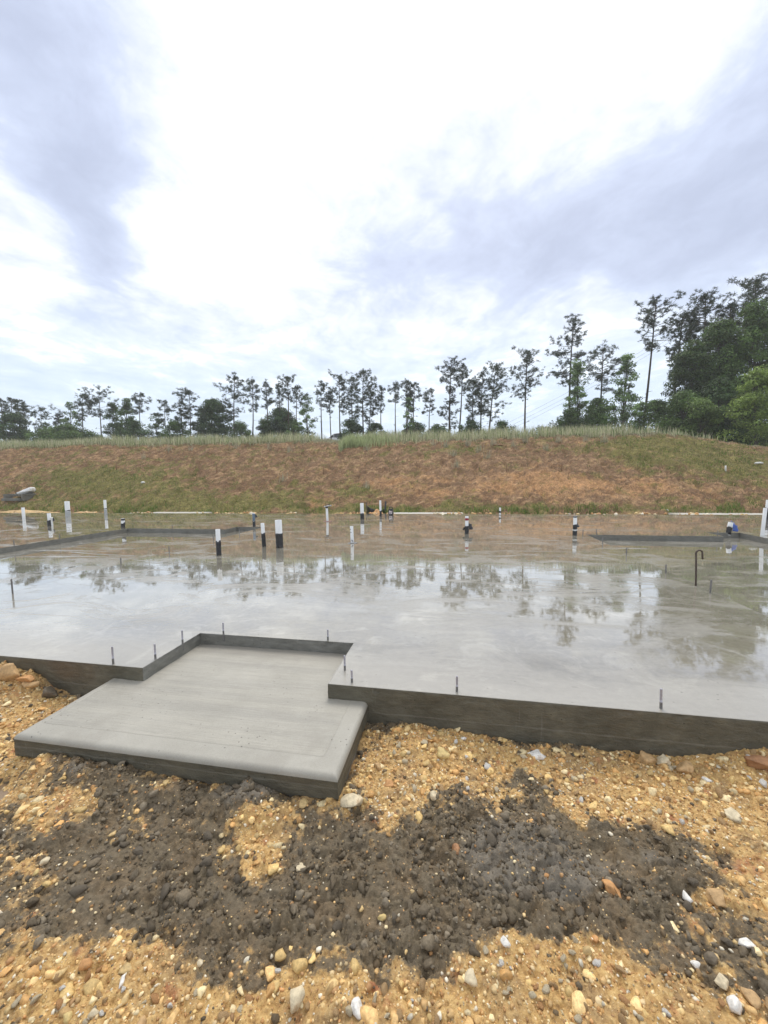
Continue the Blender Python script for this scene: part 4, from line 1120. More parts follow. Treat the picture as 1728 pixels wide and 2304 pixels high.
# ---- black container with a printed label, at the back edge of the slab
def container():
    root = empty('black_container', W(-2.06, 12.05, 0), -TH)
    tag(root, 'small black plastic container with carrying handle and pale front label at the slab back edge', 'container')
    bm = bmesh.new(); bmesh.ops.create_cube(bm, size=1)
    for v in bm.verts:
        k = .86 if v.co.z > 0 else 1
        v.co = Vector((v.co.x * .165 * k, v.co.y * .12 * k, (v.co.z + .5) * .19))
    bmesh.ops.bevel(bm, geom=bm.edges[:], offset=.022, segments=3, affect='EDGES')
    me = bpy.data.meshes.new('body'); bm.to_mesh(me); bm.free(); me.materials.append(M['black'])
    link('body', me, root)
    v_, f_ = tube_path([(-.055, 0, .18), (-.05, 0, .225), (-.02, 0, .24), (.02, 0, .24), (.05, 0, .225), (.055, 0, .18)], .011, 8)
    link('handle', mesh_np('handle', v_, f_, [M['black']], smooth=True), root)
    m = MatB('printed_label')
    m.set('Base Color', m.ramp(m.noise(38, 2, .5), [(.42, (.05, .04, .045)), (.5, (.55, .45, .46)), (.6, (.75, .68, .66))])).set('Roughness', .5)
    n = 6; a = np.linspace(-.05, .05, n); b = np.linspace(.03, .14, n); aa, bb = np.meshgrid(a, b)
    link('label', mesh_np('label', np.stack([aa, -.0635 + (bb - .03) * .045, bb], -1).reshape(-1, 3), grid_faces(n, n), [m.m]), root)
container()

# ---- short length of silt fence with stakes
def silt_fence():
    a, b = np.array([-3.12, 13.35]), np.array([-2.52, 13.50])
    root = empty('silt_fence', W(-2.85, 13.4, bank_height(-2.85, 13.4)), -TH)
    tag(root, 'sagging black silt fence fabric between two stakes at the bank foot', 'fence')
    zb = -.05
    for k, (u, v) in enumerate((a, b)):
        lean = .03 if k else -.02
        v_, f_ = tube_path([(u + 2.85, v - 13.4, zb - .2), (u + 2.85 + lean, v - 13.4, .42 + .03 * k)], .012 if k == 0 else .03, 6)
        link('stake', mesh_np('stake', v_, f_, [M['black']]), root)
    n, m_ = 26, 9
    V = []
    for j in range(m_):
        for i in range(n):
            t = i / (n - 1); s = j / (m_ - 1)
            top = .27 * (1 - t) ** 1.5 + .17 * t ** 4 + .09
            z = zb - .1 + (top + .1) * s
            u = a[0] + (b[0] - a[0]) * t + 2.85; v = a[1] + (b[1] - a[1]) * t - 13.4 + .05 * math.sin(t * 14 + s * 3) * (.3 + s) - .08 * math.sin(t * math.pi) * s
            V.append((u, v, z))
    o = link('fabric', mesh_np('fabric', V, grid_faces(n, m_), [M['black']], smooth=True), root)
    md = o.modifiers.new('thickness', 'SOLIDIFY'); md.thickness = .006
silt_fence()

# ---- heaps of sand
def heap(u, v, ru, rv, hgt, label, colr, seed, cat='sand heap'):
    us = np.linspace(-1.25, 1.25, 60)
    aa, bb = np.meshgrid(us, us)
    d = np.hypot(aa, bb)
    z = hgt * np.clip(1 - d, 0, 1) ** .8 * (1 + .5 * (fbm(aa * 3 + seed, bb * 3, seed) - .5)) + (fbm(aa * 9, bb * 9, seed + 1) - .5) * .05 * hgt / .2 - .12 * sst(.85, 1.2, d)
    n = fbm(aa * 7, bb * 7, seed + 3)[..., None]
    c = np.array(colr) * (.7 + .6 * n)
    me = mesh_np('heap', np.stack([aa * ru, bb * rv, z], -1).reshape(-1, 3), grid_faces(60, 60), [M['sand']], c.reshape(-1, 3), smooth=True)
    o = link('sand_heap', me, None, W(u, v, -.16), (0, 0, -TH))
    tag(o, label, cat)
M['sand'] = tinted('loose_sand', .9, .35, 30, .2, .7, .02)
heap(-2.66, 12.85, .34, .3, .27, 'small orange sand heap before the black silt fence', (.62, .36, .17), 5)
heap(-17.2, 12.95, 2.6, .5, .22, 'low spread of tan sand along the slab back edge at far left', (.55, .38, .19), 9)
heap(-14.2, 12.85, 1.0, .35, .20, 'low tan earth spoil beside the wide pipe at the left back edge', (.55, .38, .2), 13)

# ---- storm drain box with a white sack, at the left of the bank
def drain():
    u, v = -19.5, 14.5
    z = float(bank_height(np.array(u), np.array(v)))
    root = empty('storm_drain', W(u, v, z), -TH)
    tag(root, 'low concrete drain box with open front set into the bank at left', 'drain')
    def box(name, sx, sy, sz, loc, mat):
        bm = bmesh.new(); bmesh.ops.create_cube(bm, size=1)
        for q in bm.verts: q.co = Vector((q.co.x * sx, q.co.y * sy, q.co.z * sz))
        bmesh.ops.bevel(bm, geom=bm.edges[:], offset=.012, segments=2, affect='EDGES')
        me = bpy.data.meshes.new(name); bm.to_mesh(me); bm.free(); me.materials.append(mat)
        return link(name, me, root, loc)
    box('front_kerb', 1.2, .14, .16, (-.05, -.35, -.02), M['step'])
    box('lid_slab', .85, .62, .09, (.28, .10, .26), M['step'])
    box('side_wall', .13, .6, .4, (-.6, .0, .1), M['step'])
    box('side_wall', .13, .6, .4, (.6, .0, .1), M['step'])
    box('rear_wall', 1.2, .12, .5, (0, .35, .1), M['step'])
    root.scale = (.8, .8, .75)
    return root, u, v, z
DR = drain()
def sack():
    n, m_ = 26, 16
    V = []
    for j in range(m_):
        ph = -math.pi / 2 + math.pi * j / (m_ - 1)
        for i in range(n):
            a = 2 * math.pi * i / n
            sq = lambda t: math.copysign(abs(t) ** .65, t)
            r = math.cos(ph) ** .6 if math.cos(ph) > 0 else 0
            V.append((sq(math.cos(a)) * .34 * r, sq(math.sin(a)) * .22 * r, sq(math.sin(ph)) * .10 + .03 * math.sin(a * 2 + ph * 3) * r + .05 * math.cos(a) * r))
    V = np.array(V)
    V *= 1 + .12 * (fbm(V[:, 0] * 9 + 5, V[:, 1] * 9 + V[:, 2] * 13, 77) - .5)[:, None]
    F = [(j * n + i, j * n + (i + 1) % n, (j + 1) * n + (i + 1) % n, (j + 1) * n + i) for j in range(m_ - 1) for i in range(n)]
    o = link('white_sack', mesh_np('white_sack', V, np.array(F), [M['whitebag']], smooth=True), None, W(-19.25, 14.65, DR[3] + .32), (.0, -.2, -TH + .3))
    tag(o, 'crumpled white sack lying on the concrete drain box', 'sack')
sack()

# ---- stakes and scraps on the bank
def stake(u, v, h, label, mat, r=.02, lean=0.05):
    z = float(bank_surface(np.array([u]), np.array([v]))[0])
    V, F = tube_path([(0, 0, -.15), (lean * h * .5, 0, h * .5), (lean * h, 0, h)], [r, r * .95, r * .8], 5)
    o = link('marker_stake', mesh_np('marker_stake', V, F, [mat]), None, W(u, v, z), (0, 0, random.random()))
    tag(o, label, 'stake', 'marker stakes on the bank')
stake(-16.55, 16.82, .35, 'brown wooden stake on the bank at left', M['wood'], .022)
stake(-10.89, 16.5, .38, 'brown wooden stake on the bank left of the thickest pipe', M['wood'], .022)
stake(-5.72, 16.37, .35, 'brown wooden stake on the bank below the white car', M['wood'], .02)
stake(1.87, 16.4, .32, 'brown wooden stake on the bank above the red taped pipe', M['wood'], .02)
stake(3.91, 16.39, .34, 'brown wooden stake on the bank right of the red taped pipe', M['wood'], .02)
stake(9.45, 16.37, .20, 'white painted stake on the bank at right', M['whitewood'], .03, .0)
def scrap(name, u, v, sx, sy, sz, rot, label, cat, mat):
    z = float(bank_surface(np.array([u]), np.array([v]))[0])
    n = 10
    V, F = tube_path([(-sx / 2, 0, 0), (-sx * .2, sy * .2, sz * .1), (sx * .2, 0, sz * .15), (sx / 2, sy * .1, 0)], [sz * .3, sz * .5, sz * .45, sz * .25], 7)
    o = link(name, mesh_np(name, V, F, [mat], smooth=True), None, W(u, v, z + sz * .3), (0, 0, rot))
    tag(o, label, cat)
scrap('dead_branch', 1.77, 18.74, .55, .06, .07, .1, 'dead brown branch lying near the crest of the bank', 'branch', M['wood'])
scrap('white_plank', 10.87, 16.98, .34, .06, .08, .1, 'short white plank lying on the bank at far right', 'plank', M['whitewood'])
scrap('white_paper', 6.35, 13.75, .22, .12, .07, .0, 'scrap of white paper at the bank foot right of centre', 'litter', M['whitewood'])
scrap('white_paper', -14.0, 15.6, .16, .1, .10, .3, 'small pale lump of litter on the bank at left', 'litter', M['whitewood'])
# ------------------------------------------------------------------ puddle
def puddle():
    m = MatB('muddy_water')
    m.set('Base Color', m.ramp(m.noise(6, 3, .5), [(.3, (.22, .15, .085)), (.7, (.30, .21, .13))])).set('Roughness', .03).set('IOR', 1.33)
    a = np.linspace(0, 2 * np.pi, 40, endpoint=False)
    r = .17 * (1 + .5 * (vnoise(a * 1.3 + 3, a * 0) - .5))
    V = np.concatenate([[[0, 0, 0]], np.stack([r * np.cos(a), r * np.sin(a) * .85, np.zeros(40)], 1)])
    F = np.array([(0, 1 + k, 1 + (k + 1) % 40) for k in range(40)])
    z0 = float(np.median(ground_z(np.linspace(-1.86, -1.74, 12), np.linspace(1.66, 1.74, 12))))
    o = link('puddle', mesh_np('puddle', V, F, [m.m]), None, (-1.80, 1.70, z0 + .004))
    tag(o, 'brown rain puddle beside the left front corner of the porch slab', kind='structure')
puddle()

# ------------------------------------------------------------------ stones
ICO = {}
def ico(sub):
    if sub not in ICO:
        bm = bmesh.new(); bmesh.ops.create_icosphere(bm, subdivisions=sub, radius=1)
        ICO[sub] = (np.array([v.co[:] for v in bm.verts]), np.array([[v.index for v in f.verts] for f in bm.faces]))
        bm.free()
    return ICO[sub]
def rock_verts(sub, r_, flat=.75, facets=9, rough=.12):
    V, F = ico(sub)
    V = V.copy()
    # planes chipped off a ball
    for _ in range(facets):
        n = r_.normal(size=3); n /= np.linalg.norm(n)
        d = r_.uniform(.42, .8)
        k = V @ n
        V = np.where((k > d)[:, None], V - (k - d)[:, None] * n, V)
    s = r_.uniform(0, 50)
    nz = fbm(V[:, 0] * 2.2 + s, V[:, 1] * 2.2 + V[:, 2] * 2.7 + s, 5, 3) - .5
    V = V * (1 + rough * 2 * nz)[:, None]
    V[:, 2] *= flat
    return V, F
STONE_COL = {'cream': (.66, .55, .36), 'white': (.80, .76, .68), 'tan': (.52, .33, .15), 'orange': (.56, .29, .11), 'rust': (.36, .18, .08), 'yellow': (.66, .49, .20), 'grey': (.165, .13, .085)}
def stone_mat(name, c):
    m = MatB(name)
    n = m.noise(28, 6, .65); n2 = m.noise(90, 4, .6)
    cc = m.ramp(n, [(.28, tuple(q * .55 for q in c)), (.5, c), (.75, tuple(min(1, q * 1.25) for q in c))])
    cc = m.mix(m.range(m.noise(17, 5, .6), .56, .68, 0, .7), cc, (.30, .17, .07) if name != 'stone_grey' else (.08, .07, .06))
    m.set('Base Color', cc).set('Roughness', .7)
    m.set('Normal', m.bump(n2, .6, .004, m.bump(n, .6, .01)))
    return m.m
for k, c in STONE_COL.items(): M['stone_' + k] = stone_mat('stone_' + k, c)
def gz(x, y): return float(ground_z(np.array([x]), np.array([y]))[0])
for i, (x, y, w_, h_, c, l) in enumerate(STONES):
    r_ = np.random.default_rng(500 + i)
    V, F = rock_verts(3 if w_ > .06 else 2, r_, 1.0, 16, .20)
    a, b = w_ / 2, max(w_, h_) * .42
    hz = min(w_, h_) * .42
    V = V * np.array([a * 1.08, b, hz])
    rz = r_.uniform(-.5, .5)
    v_ = UV(x, y)[1]; lim = SLAB_V0 - .02 - max(b, a) * .85
    if v_ > lim: x, y = x * lim / v_, y * lim / v_        # keep clear of the slab face
    z = gz(x, y)
    o = link('stone', mesh_np('stone', V, F, [M['stone_' + c]], smooth=False), None, (x, y, z + hz * .45), (r_.uniform(-.25, .25), r_.uniform(-.25, .25), rz))
    tag(o, l, 'stone', 'stones lying before the slab')

# countable smaller stones, shared shapes
ZONES = [('tan', 'small tan stone in the gravel by the right slab face', (0.0, 1.75), (1.35, 2.0), 45), ('cream', 'small cream stone in the gravel by the right slab face', (0.0, 1.75), (1.35, 2.0), 30),
         ('white', 'small white stone in the gravel by the right slab face', (.3, 1.7), (1.4, 1.95), 12),
         ('tan', 'small tan stone in the gravel at the bottom of the view', (-1.15, 1.1), (.86, 1.06), 40), ('cream', 'small cream stone in the gravel at the bottom of the view', (-1.15, 1.1), (.86, 1.06), 28),
         ('white', 'small white stone in the gravel at the bottom of the view', (-1.1, 1.05), (.86, 1.05), 12), ('orange', 'small orange stone in the gravel at the bottom of the view', (-1.1, 1.05), (.86, 1.05), 14),
         ('tan', 'small tan stone on the earth left of the porch slab', (-2.7, -1.95), (1.85, 2.55), 18), ('grey', 'small grey lump of rubble on the earth left of the porch slab', (-2.7, -2.0), (2.0, 2.6), 12),
         ('grey', 'loose grey clod lying on the mud in the middle', (-1.2, 1.1), (1.05, 1.5), 50)]
shapes = {}
GROUPS = {l: l.replace('small ', '').replace(' stone ', ' stones ').replace(' lump ', ' lumps ').replace(' clod ', ' clods ') for _, l, _, _, _ in ZONES}
def in_concrete(x, y, mrg=.02):
    u, v = UV(x, y)
    return v > SLAB_V0 - mrg or (PORCH_L - mrg < u < PORCH_R + mrg and v > PORCH_F - mrg)
for c, l, xr, yr, n in ZONES:
    if c not in shapes:
        shapes[c] = []
        for k in range(5):
            V, F = rock_verts(2, np.random.default_rng(1000 + 10 * len(shapes) + k), .7, 12, .16)
            shapes[c].append(mesh_np('stone', V, F, [M['stone_' + c]]))
    want_mud = c == 'grey' and 'mud' in l
    done = tries = 0
    while done < n and tries < 4000:
        tries += 1
        x, y = rng.uniform(*xr), rng.uniform(*yr)
        if in_concrete(x, y): continue
        k = float(mud_mask(np.array([x]), np.array([y]))[0])
        if (k > .5) != want_mud and c != 'grey': continue
        if want_mud and k < .6: continue
        s = rng.uniform(.007, .017) if not want_mud else rng.uniform(.010, .024)
        if 'slab face' in l or 'left of' in l: s *= 1.25
        o = link('stone', shapes[c][int(rng.integers(5))], None, (x, y, gz(x, y) + s * .25), tuple(rng.uniform(0, 6.28, 3) * np.array([.15, .15, 1])))
        o.scale = (s * rng.uniform(.8, 1.4), s * rng.uniform(.7, 1.1), s * rng.uniform(.7, 1.0))
        k3 = int(x > (.55 if 'right slab' in l else -.4)) + int(x > (1.15 if 'right slab' in l else .4))
        wh = ('nearest the porch', 'halfway along', 'nearest the view edge') if 'right slab' in l else ('at left', 'at centre', 'at right')
        l2 = l if 'left of' in l else (l.replace(' in the middle', '') + ', ' + wh[k3])
        tag(o, l2, 'clod' if want_mud else 'stone', GROUPS[l])
        done += 1

# gravel and crumbs nobody could count
def scatter(name, label, n, keep, size, palette, sub_shapes, mat, seed, flat=.75):
    r_ = np.random.default_rng(seed)
    out_V, out_F, out_C = [], [], []
    x = r_.uniform(-2.75, 2.3, n * 4); y = r_.uniform(.8, 2.75, n * 4)
    u, v = UV(x, y)
    ok = (v < SLAB_V0 - .005) & ~((u > PORCH_L - .01) & (u < PORCH_R + .01) & (v > PORCH_F - .005)) & (np.abs(x) < y * 1.12 + .25)
    k = mud_mask(x, y)
    ok &= r_.random(len(x)) < keep(k, x, y)
    x, y, k = x[ok][:n], y[ok][:n], k[ok][:n]
    n = len(x)
    z = ground_z(x, y)
    s = size(r_, n)
    pal = np.array(palette); c = pal[r_.integers(len(pal), size=n)] * r_.uniform(.65, 1.25, (n, 1))
    ang = r_.uniform(0, 6.283, n); tl = r_.uniform(-.5, .5, (n, 2))
    which = r_.integers(len(sub_shapes), size=n)
    base = 0
    for w_, (V0, F0) in enumerate(sub_shapes):
        idx = np.where(which == w_)[0]
        if not len(idx): continue
        st = r_.uniform(.7, 1.35, (len(idx), 1, 3)) * s[idx][:, None, None]
        P = V0[None] * st
        ca, sa = np.cos(ang[idx])[:, None], np.sin(ang[idx])[:, None]
        t1, t2 = tl[idx, 0][:, None], tl[idx, 1][:, None]
        px, py, pz = P[..., 0], P[..., 1], P[..., 2]
        pz, py = pz * np.cos(t1) - py * np.sin(t1), pz * np.sin(t1) + py * np.cos(t1)
        X = px * ca - py * sa + x[idx][:, None]; Y = px * sa + py * ca + y[idx][:, None]; Z = pz + (z[idx] + s[idx] * .05)[:, None]
        nv = V0.shape[0]
        out_V.append(np.stack([X, Y, Z], -1).reshape(-1, 3))
        out_F.append((F0[None] + (np.arange(len(idx)) * nv)[:, None, None] + base).reshape(-1, 3))
        out_C.append(np.repeat(c[idx], nv, 0))
        base += nv * len(idx)
    me = mesh_np(name, np.concatenate(out_V), np.concatenate(out_F), [mat], np.concatenate(out_C))
    tag(link(name, me), label, kind='stuff')
M['pebble'] = tinted('pebble', .65, .35, 120, .4, .4, .002)
M['crumb'] = tinted('mud_crumb', .7, .35, 140, .3, .5, .002)
sh1 = [rock_verts(1, np.random.default_rng(40 + k), .75, 5, .22) for k in range(10)]
TANS = [(.60, .37, .15), (.66, .46, .20), (.70, .56, .32), (.47, .25, .09), (.74, .66, .50), (.56, .30, .12), (.40, .23, .10), (.66, .49, .26), (.70, .50, .24), (.62, .40, .17)]
scatter('gravel', 'tan and cream gravel strewn over the earth', 22000, lambda k, x, y: np.clip(1.15 - k * 1.35, .12, 1), lambda r_, n: np.exp(r_.normal(math.log(.0032), .5, n)).clip(.0016, .012), TANS, sh1, M['pebble'], 201)
scatter('earth_clods', 'broken tan clods of earth among the gravel', 4200, lambda k, x, y: np.clip(1.1 - k * 1.3, .03, 1) * (.35 + .65 * sst(1.2, 1.7, y)), lambda r_, n: np.exp(r_.normal(math.log(.0095), .45, n)).clip(.005, .026), [(.66, .42, .17), (.74, .52, .23), (.60, .34, .12), (.78, .62, .34), (.70, .48, .19)], [rock_verts(2, np.random.default_rng(140 + k), .7, 14, .24) for k in range(8)], M['pebble'], 205)
MUDS = [(.14, .108, .068), (.168, .132, .085), (.115, .088, .054), (.20, .162, .11)]
scatter('mud_clods', 'angular clods of wet grey mud', 4200, lambda k, x, y: np.clip(k * 1.3 - .3, 0, 1) * (.1 + .9 * sst(.42, .6, fbm(x * 5, y * 5, 311))), lambda r_, n: np.exp(r_.normal(math.log(.0095), .45, n)).clip(.005, .026), MUDS, [rock_verts(2, np.random.default_rng(160 + k), .75, 14, .26) for k in range(8)], M['crumb'], 207)
GREYS = [(.13, .10, .063), (.158, .126, .082), (.105, .08, .05), (.19, .155, .105), (.165, .115, .062)]
scatter('mud_crumbs', 'grey crumbs of mud and spilled mortar', 12000, lambda k, x, y: np.clip(k, .12, 1) * (.2 + .8 * sst(.42, .6, fbm(x * 6, y * 6, 301))), lambda r_, n: np.exp(r_.normal(math.log(.0042), .55, n)).clip(.002, .013), GREYS, sh1, M['crumb'], 203)

# rubble line along the back edge of the slab
def back_rubble():
    r_ = np.random.default_rng(77)
    Vs, Fs, Cs, b = [], [], [], 0
    for i in range(420):
        u = r_.uniform(-18, 9); v = r_.uniform(12.45, 12.95)
        if fbm(np.array([u * .8]), np.array([0.]), 15)[0] < .42: continue
        V0, F0 = sh1[int(r_.integers(8))]
        s = r_.uniform(.02, .075)
        x, y, _ = W(u, v)
        Vs.append(V0 * s * r_.uniform(.7, 1.4, 3) + np.array([x, y, -.04 + s * .3])); Fs.append(F0 + b); b += len(V0)
        Cs.append(np.tile(np.array(TANS[int(r_.integers(8))]) * r_.uniform(.8, 1.2), (len(V0), 1)))
    tag(link('rubble', mesh_np('rubble', np.concatenate(Vs), np.concatenate(Fs), [M['pebble']], np.concatenate(Cs))), 'pale rubble along the back edge of the slab', kind='stuff')
back_rubble()

# ------------------------------------------------------------------ trees
M['bark'] = simple('pine_bark', (.075, .055, .042), .9, .35, 6, .6, 0, .2)
M['bark_grey'] = simple('grey_bark', (.10, .088, .07), .9, .3, 7, .5, 0, .2)
M['needle'] = tinted('pine_needles', .55, .3, 1.5, .3, trans=.18)
M['leaf'] = tinted('broad_leaves', .5, .3, 1.2, .35, trans=.28)

def join_np(parts):
    V, F, b = [], [], 0
    for v_, f_ in parts:
        for q in (f_ if isinstance(f_, list) else [f_]):
            q = np.asarray(q)
            if q.shape[1] == 4: q = np.concatenate([q[:, [0, 1, 2]], q[:, [0, 2, 3]]])
            F.append(q + b)
        V.append(v_); b += len(v_)
    return np.concatenate(V), np.concatenate(F)

def pine(bx, y, tx, tz, cbz, hw, label, seed, fd=None):
    r_ = np.random.default_rng(seed)
    bz = float(terrain_z(np.array(bx), np.array(y))) - .2
    H = tz - bz
    root = empty('pine_tree', (bx, y, bz))
    tag(root, label, 'tree', 'pines on the land behind the bank')
    top = np.array([tx - bx, r_.uniform(-.3, .3), H])
    hw = hw * 1.42 * r_.uniform(.9, 1.12); tz0 = tz
    n = 9; t = np.linspace(0, 1, n)
    bend = r_.normal(0, .012 * H, 2)
    path = t[:, None] * top + np.stack([np.sin(t * np.pi) * bend[0], np.sin(t * np.pi) * bend[1], t * 0], 1)
    rb = max(.07, min(.15, H * .0125))
    trunk = [tube_path(path, rb * (1 - .78 * t), 7)]
    def at(tt): return np.array([np.interp(tt, t, path[:, k]) for k in range(3)])
    cb = np.clip((cbz - bz) / H, .12, .9)
    crown_h = (1 - cb) * H
    cen, sz = [], []
    nb = int(np.clip(crown_h * (8.0 if y > 37 else 11.0), 20, 75))
    asym = r_.uniform(0, 6.28)
    shape = r_.uniform(.28, .55)
    for i in range(nb):
        k = (i + r_.uniform(-.3, 1.2)) / nb                 # 0 crown base, 1 tip
        k = min(max(k, 0.0), .99)
        tt = cb + (1 - cb) * k * .97
        prof = (k / shape) ** .6 if k < shape else max(0, (1 - k) / (1 - shape)) ** .62
        az = r_.uniform(0, 6.283)
        Lb = hw * (.14 + .95 * prof) * r_.uniform(.45, 1.15) * (1 + .25 * math.cos(az - asym))
        rise = -.10 + .8 * k + r_.normal(0, .22)
        p0 = at(tt)
        d = np.array([math.cos(az), math.sin(az), rise])
        m1 = p0 + d * Lb * .5 + np.array([0, 0, -.05 * Lb]); p1 = p0 + d * Lb + np.array([0, 0, .12 * Lb])
        trunk.append(tube_path(np.array([p0, m1, p1]), [rb * .2, rb * .14, rb * .05], 4))
        for j in range(2 + int(Lb / .32)):
            q = r_.uniform(.3, 1.0)
            pt = (1 - q) ** 2 * p0 + 2 * q * (1 - q) * m1 + q * q * p1
            sd = r_.normal(size=3) * np.array([1, 1, .55]) + d * .5; sd /= np.linalg.norm(sd)
            ls = r_.uniform(.12, .42) * (.5 + .5 * hw)
            e_ = pt + sd * ls
            trunk.append(tube_path(np.array([pt, e_]), [rb * .06, rb * .03], 3))
            for g_ in range(3):
                cen.append(pt + (e_ - pt) * r_.uniform(.4, 1.1) + r_.normal(0, .06, 3)); sz.append(r_.uniform(.15, .27))
    for _ in range(6):
        cen.append(at(1.0) + r_.normal(0, .10, 3) + np.array([0, 0, -.1])); sz.append(r_.uniform(.22, .34))
    for _ in range(int(r_.integers(2, 7))):      # dead stubs below the crown
        tt = r_.uniform(cb * .45, cb); az = r_.uniform(0, 6.283); Lb = r_.uniform(.15, .5) * hw
        p0 = at(tt); p1 = p0 + np.array([math.cos(az), math.sin(az), r_.uniform(-.2, .4)]) * Lb
        trunk.append(tube_path(np.array([p0, (p0 + p1) / 2, p1]), [rb * .14, rb * .1, rb * .05], 4))
        if r_.random() < .35:
            cen.append(p1); sz.append(.2)
    V, F = join_np(trunk)
    link('trunk', mesh_np('trunk', V, F, [M['bark']], smooth=True), root)
    cen, sz = np.array(cen), np.array(sz)
    nn = 15
    C = np.repeat(cen, nn, 0); S = np.repeat(sz, nn)
    d = r_.normal(size=(len(C), 3)); d[:, 2] = d[:, 2] * .7 + .35
    d /= np.linalg.norm(d, axis=1)[:, None]
    side = np.cross(d, r_.normal(size=d.shape)); side /= np.linalg.norm(side, axis=1)[:, None] + 1e-9
    L = S * r_.uniform(.7, 1.25, len(S)); wd = L * r_.uniform(.12, .20, len(S))
    st = C + d * (L * .12)[:, None]
    V = np.stack([st - side * wd[:, None] * .5, st + side * wd[:, None] * .5, C + d * L[:, None]], 1).reshape(-1, 3)
    F = np.arange(len(V)).reshape(-1, 3)
    base = np.array([.055, .075, .042]) * r_.uniform(.8, 1.2)
    cc = np.repeat(base * r_.uniform(.6, 1.45, (len(cen), 1)), nn, 0) * r_.uniform(.75, 1.3, (len(C), 1))
    old = r_.random(len(C)) < .05
    cc[old] = np.array([.11, .07, .035])
    link('crown', mesh_np('crown', V, F, [M['needle']], np.repeat(cc, 3, 0)), root)

def leaf_tree(bx, y, tx, tz, cbz, hw, label, seed, kind):
    r_ = np.random.default_rng(seed)
    bz = float(terrain_z(np.array(bx), np.array(y))) - .2
    H = tz - bz
    root = empty('leafy_tree', (bx, y, bz))
    tag(root, label, 'tree', 'leafy trees on the land behind the bank')
    top = np.array([tx - bx, 0, H * .93])
    t = np.linspace(0, 1, 7)
    path = t[:, None] * top + np.stack([np.sin(t * 5 + seed) * .05 * hw, np.cos(t * 4 + seed) * .05 * hw, t * 0], 1)
    rb = max(.05, min(.13, H * .014))
    trunk = [tube_path(path, rb * (1 - .85 * t), 6)]
    hw = hw * 1.2
    zc = max(cbz - bz, .05 * H)
    loose = kind == 'leafpale'
    nl = int(np.clip(H * hw * (5.0 if loose else 6.5), 30, 150))
    cen, rad = [], []
    for i in range(nl):
        k = r_.uniform(0, 1)
        z = zc * .6 + (H - zc * .6) * k
        prof = min(1.0, (1 - k) ** .55 * 1.25) * (.62 + .38 * min(1, k * 4))
        az = r_.uniform(0, 6.283); rr = hw * prof * math.sqrt(r_.uniform(.05, 1)) * .9
        c = np.array([math.cos(az) * rr + top[0] * k, math.sin(az) * rr, z])
        cen.append(c); rad.append(r_.uniform(.20, .46) * (hw ** .5) * (.8 if loose else 1.0))
        kk = max(0.05, k - r_.uniform(.1, .3)); p0 = np.array([np.interp(kk, t, path[:, q]) for q in range(3)])
        trunk.append(tube_path(np.array([p0, (p0 + c) / 2 + np.array([0, 0, .08]), c]), [rb * .25, rb * .16, rb * .06], 4))
    V, F = join_np(trunk)
    link('trunk', mesh_np('trunk', V, F, [M['bark_grey']], smooth=True), root)
    cen, rad = np.array(cen), np.array(rad)
    ls = (.112 if y > 36 else .098) * (.85 if kind == 'leafbright' else 1)
    per = int(np.clip(150 * (rad.mean() / .3) ** 2 * (.5 if loose else .58) * (.1 / ls) ** 1.2, 50, 300))
    C = np.repeat(cen, per, 0); R = np.repeat(rad, per)
    d = r_.normal(size=(len(C), 3)); d /= np.linalg.norm(d, axis=1)[:, None]
    P = C + d * (R * r_.uniform(.25, 1.1, len(R)) ** .6)[:, None] * np.array([1.25, 1.25, .8])
    nrm = d * .6 + r_.normal(size=d.shape) * .6 + np.array([0, 0, .5]); nrm /= np.linalg.norm(nrm, axis=1)[:, None]
    a = np.cross(nrm, r_.normal(size=nrm.shape)); a /= np.linalg.norm(a, axis=1)[:, None] + 1e-9; b = np.cross(nrm, a)
    s = ls * r_.uniform(.6, 1.3, len(P))[:, None]
    V = np.stack([P - a * s * .9, P - b * s * .42, P + a * s * .9, P + b * s * .42], 1).reshape(-1, 3)
    F = np.arange(len(V)).reshape(-1, 4)
    base = {'leaf': np.array([.085, .135, .034]), 'leafpale': np.array([.15, .22, .075]), 'leafbright': np.array([.17, .23, .05])}[kind] * r_.uniform(.85, 1.15)
    if 'dark' in label: base = base * np.array([.75, .8, .95])
    cc = np.repeat(base * r_.uniform(.5, 1.7, (len(cen), 1)), per, 0) * r_.uniform(.7, 1.35, (len(C), 1))
    link('crown', mesh_np('crown', V, F, [M['leaf']], np.repeat(cc, 4, 0)), root)

for i, (kind, bx, y, tx, tz, cbz, hw, label) in enumerate(TREES):
    if kind == 'pine': pine(bx, y, tx, tz, cbz, hw, label, 900 + i)
    else: leaf_tree(bx, y, tx, tz, cbz, hw, label, 900 + i, kind)

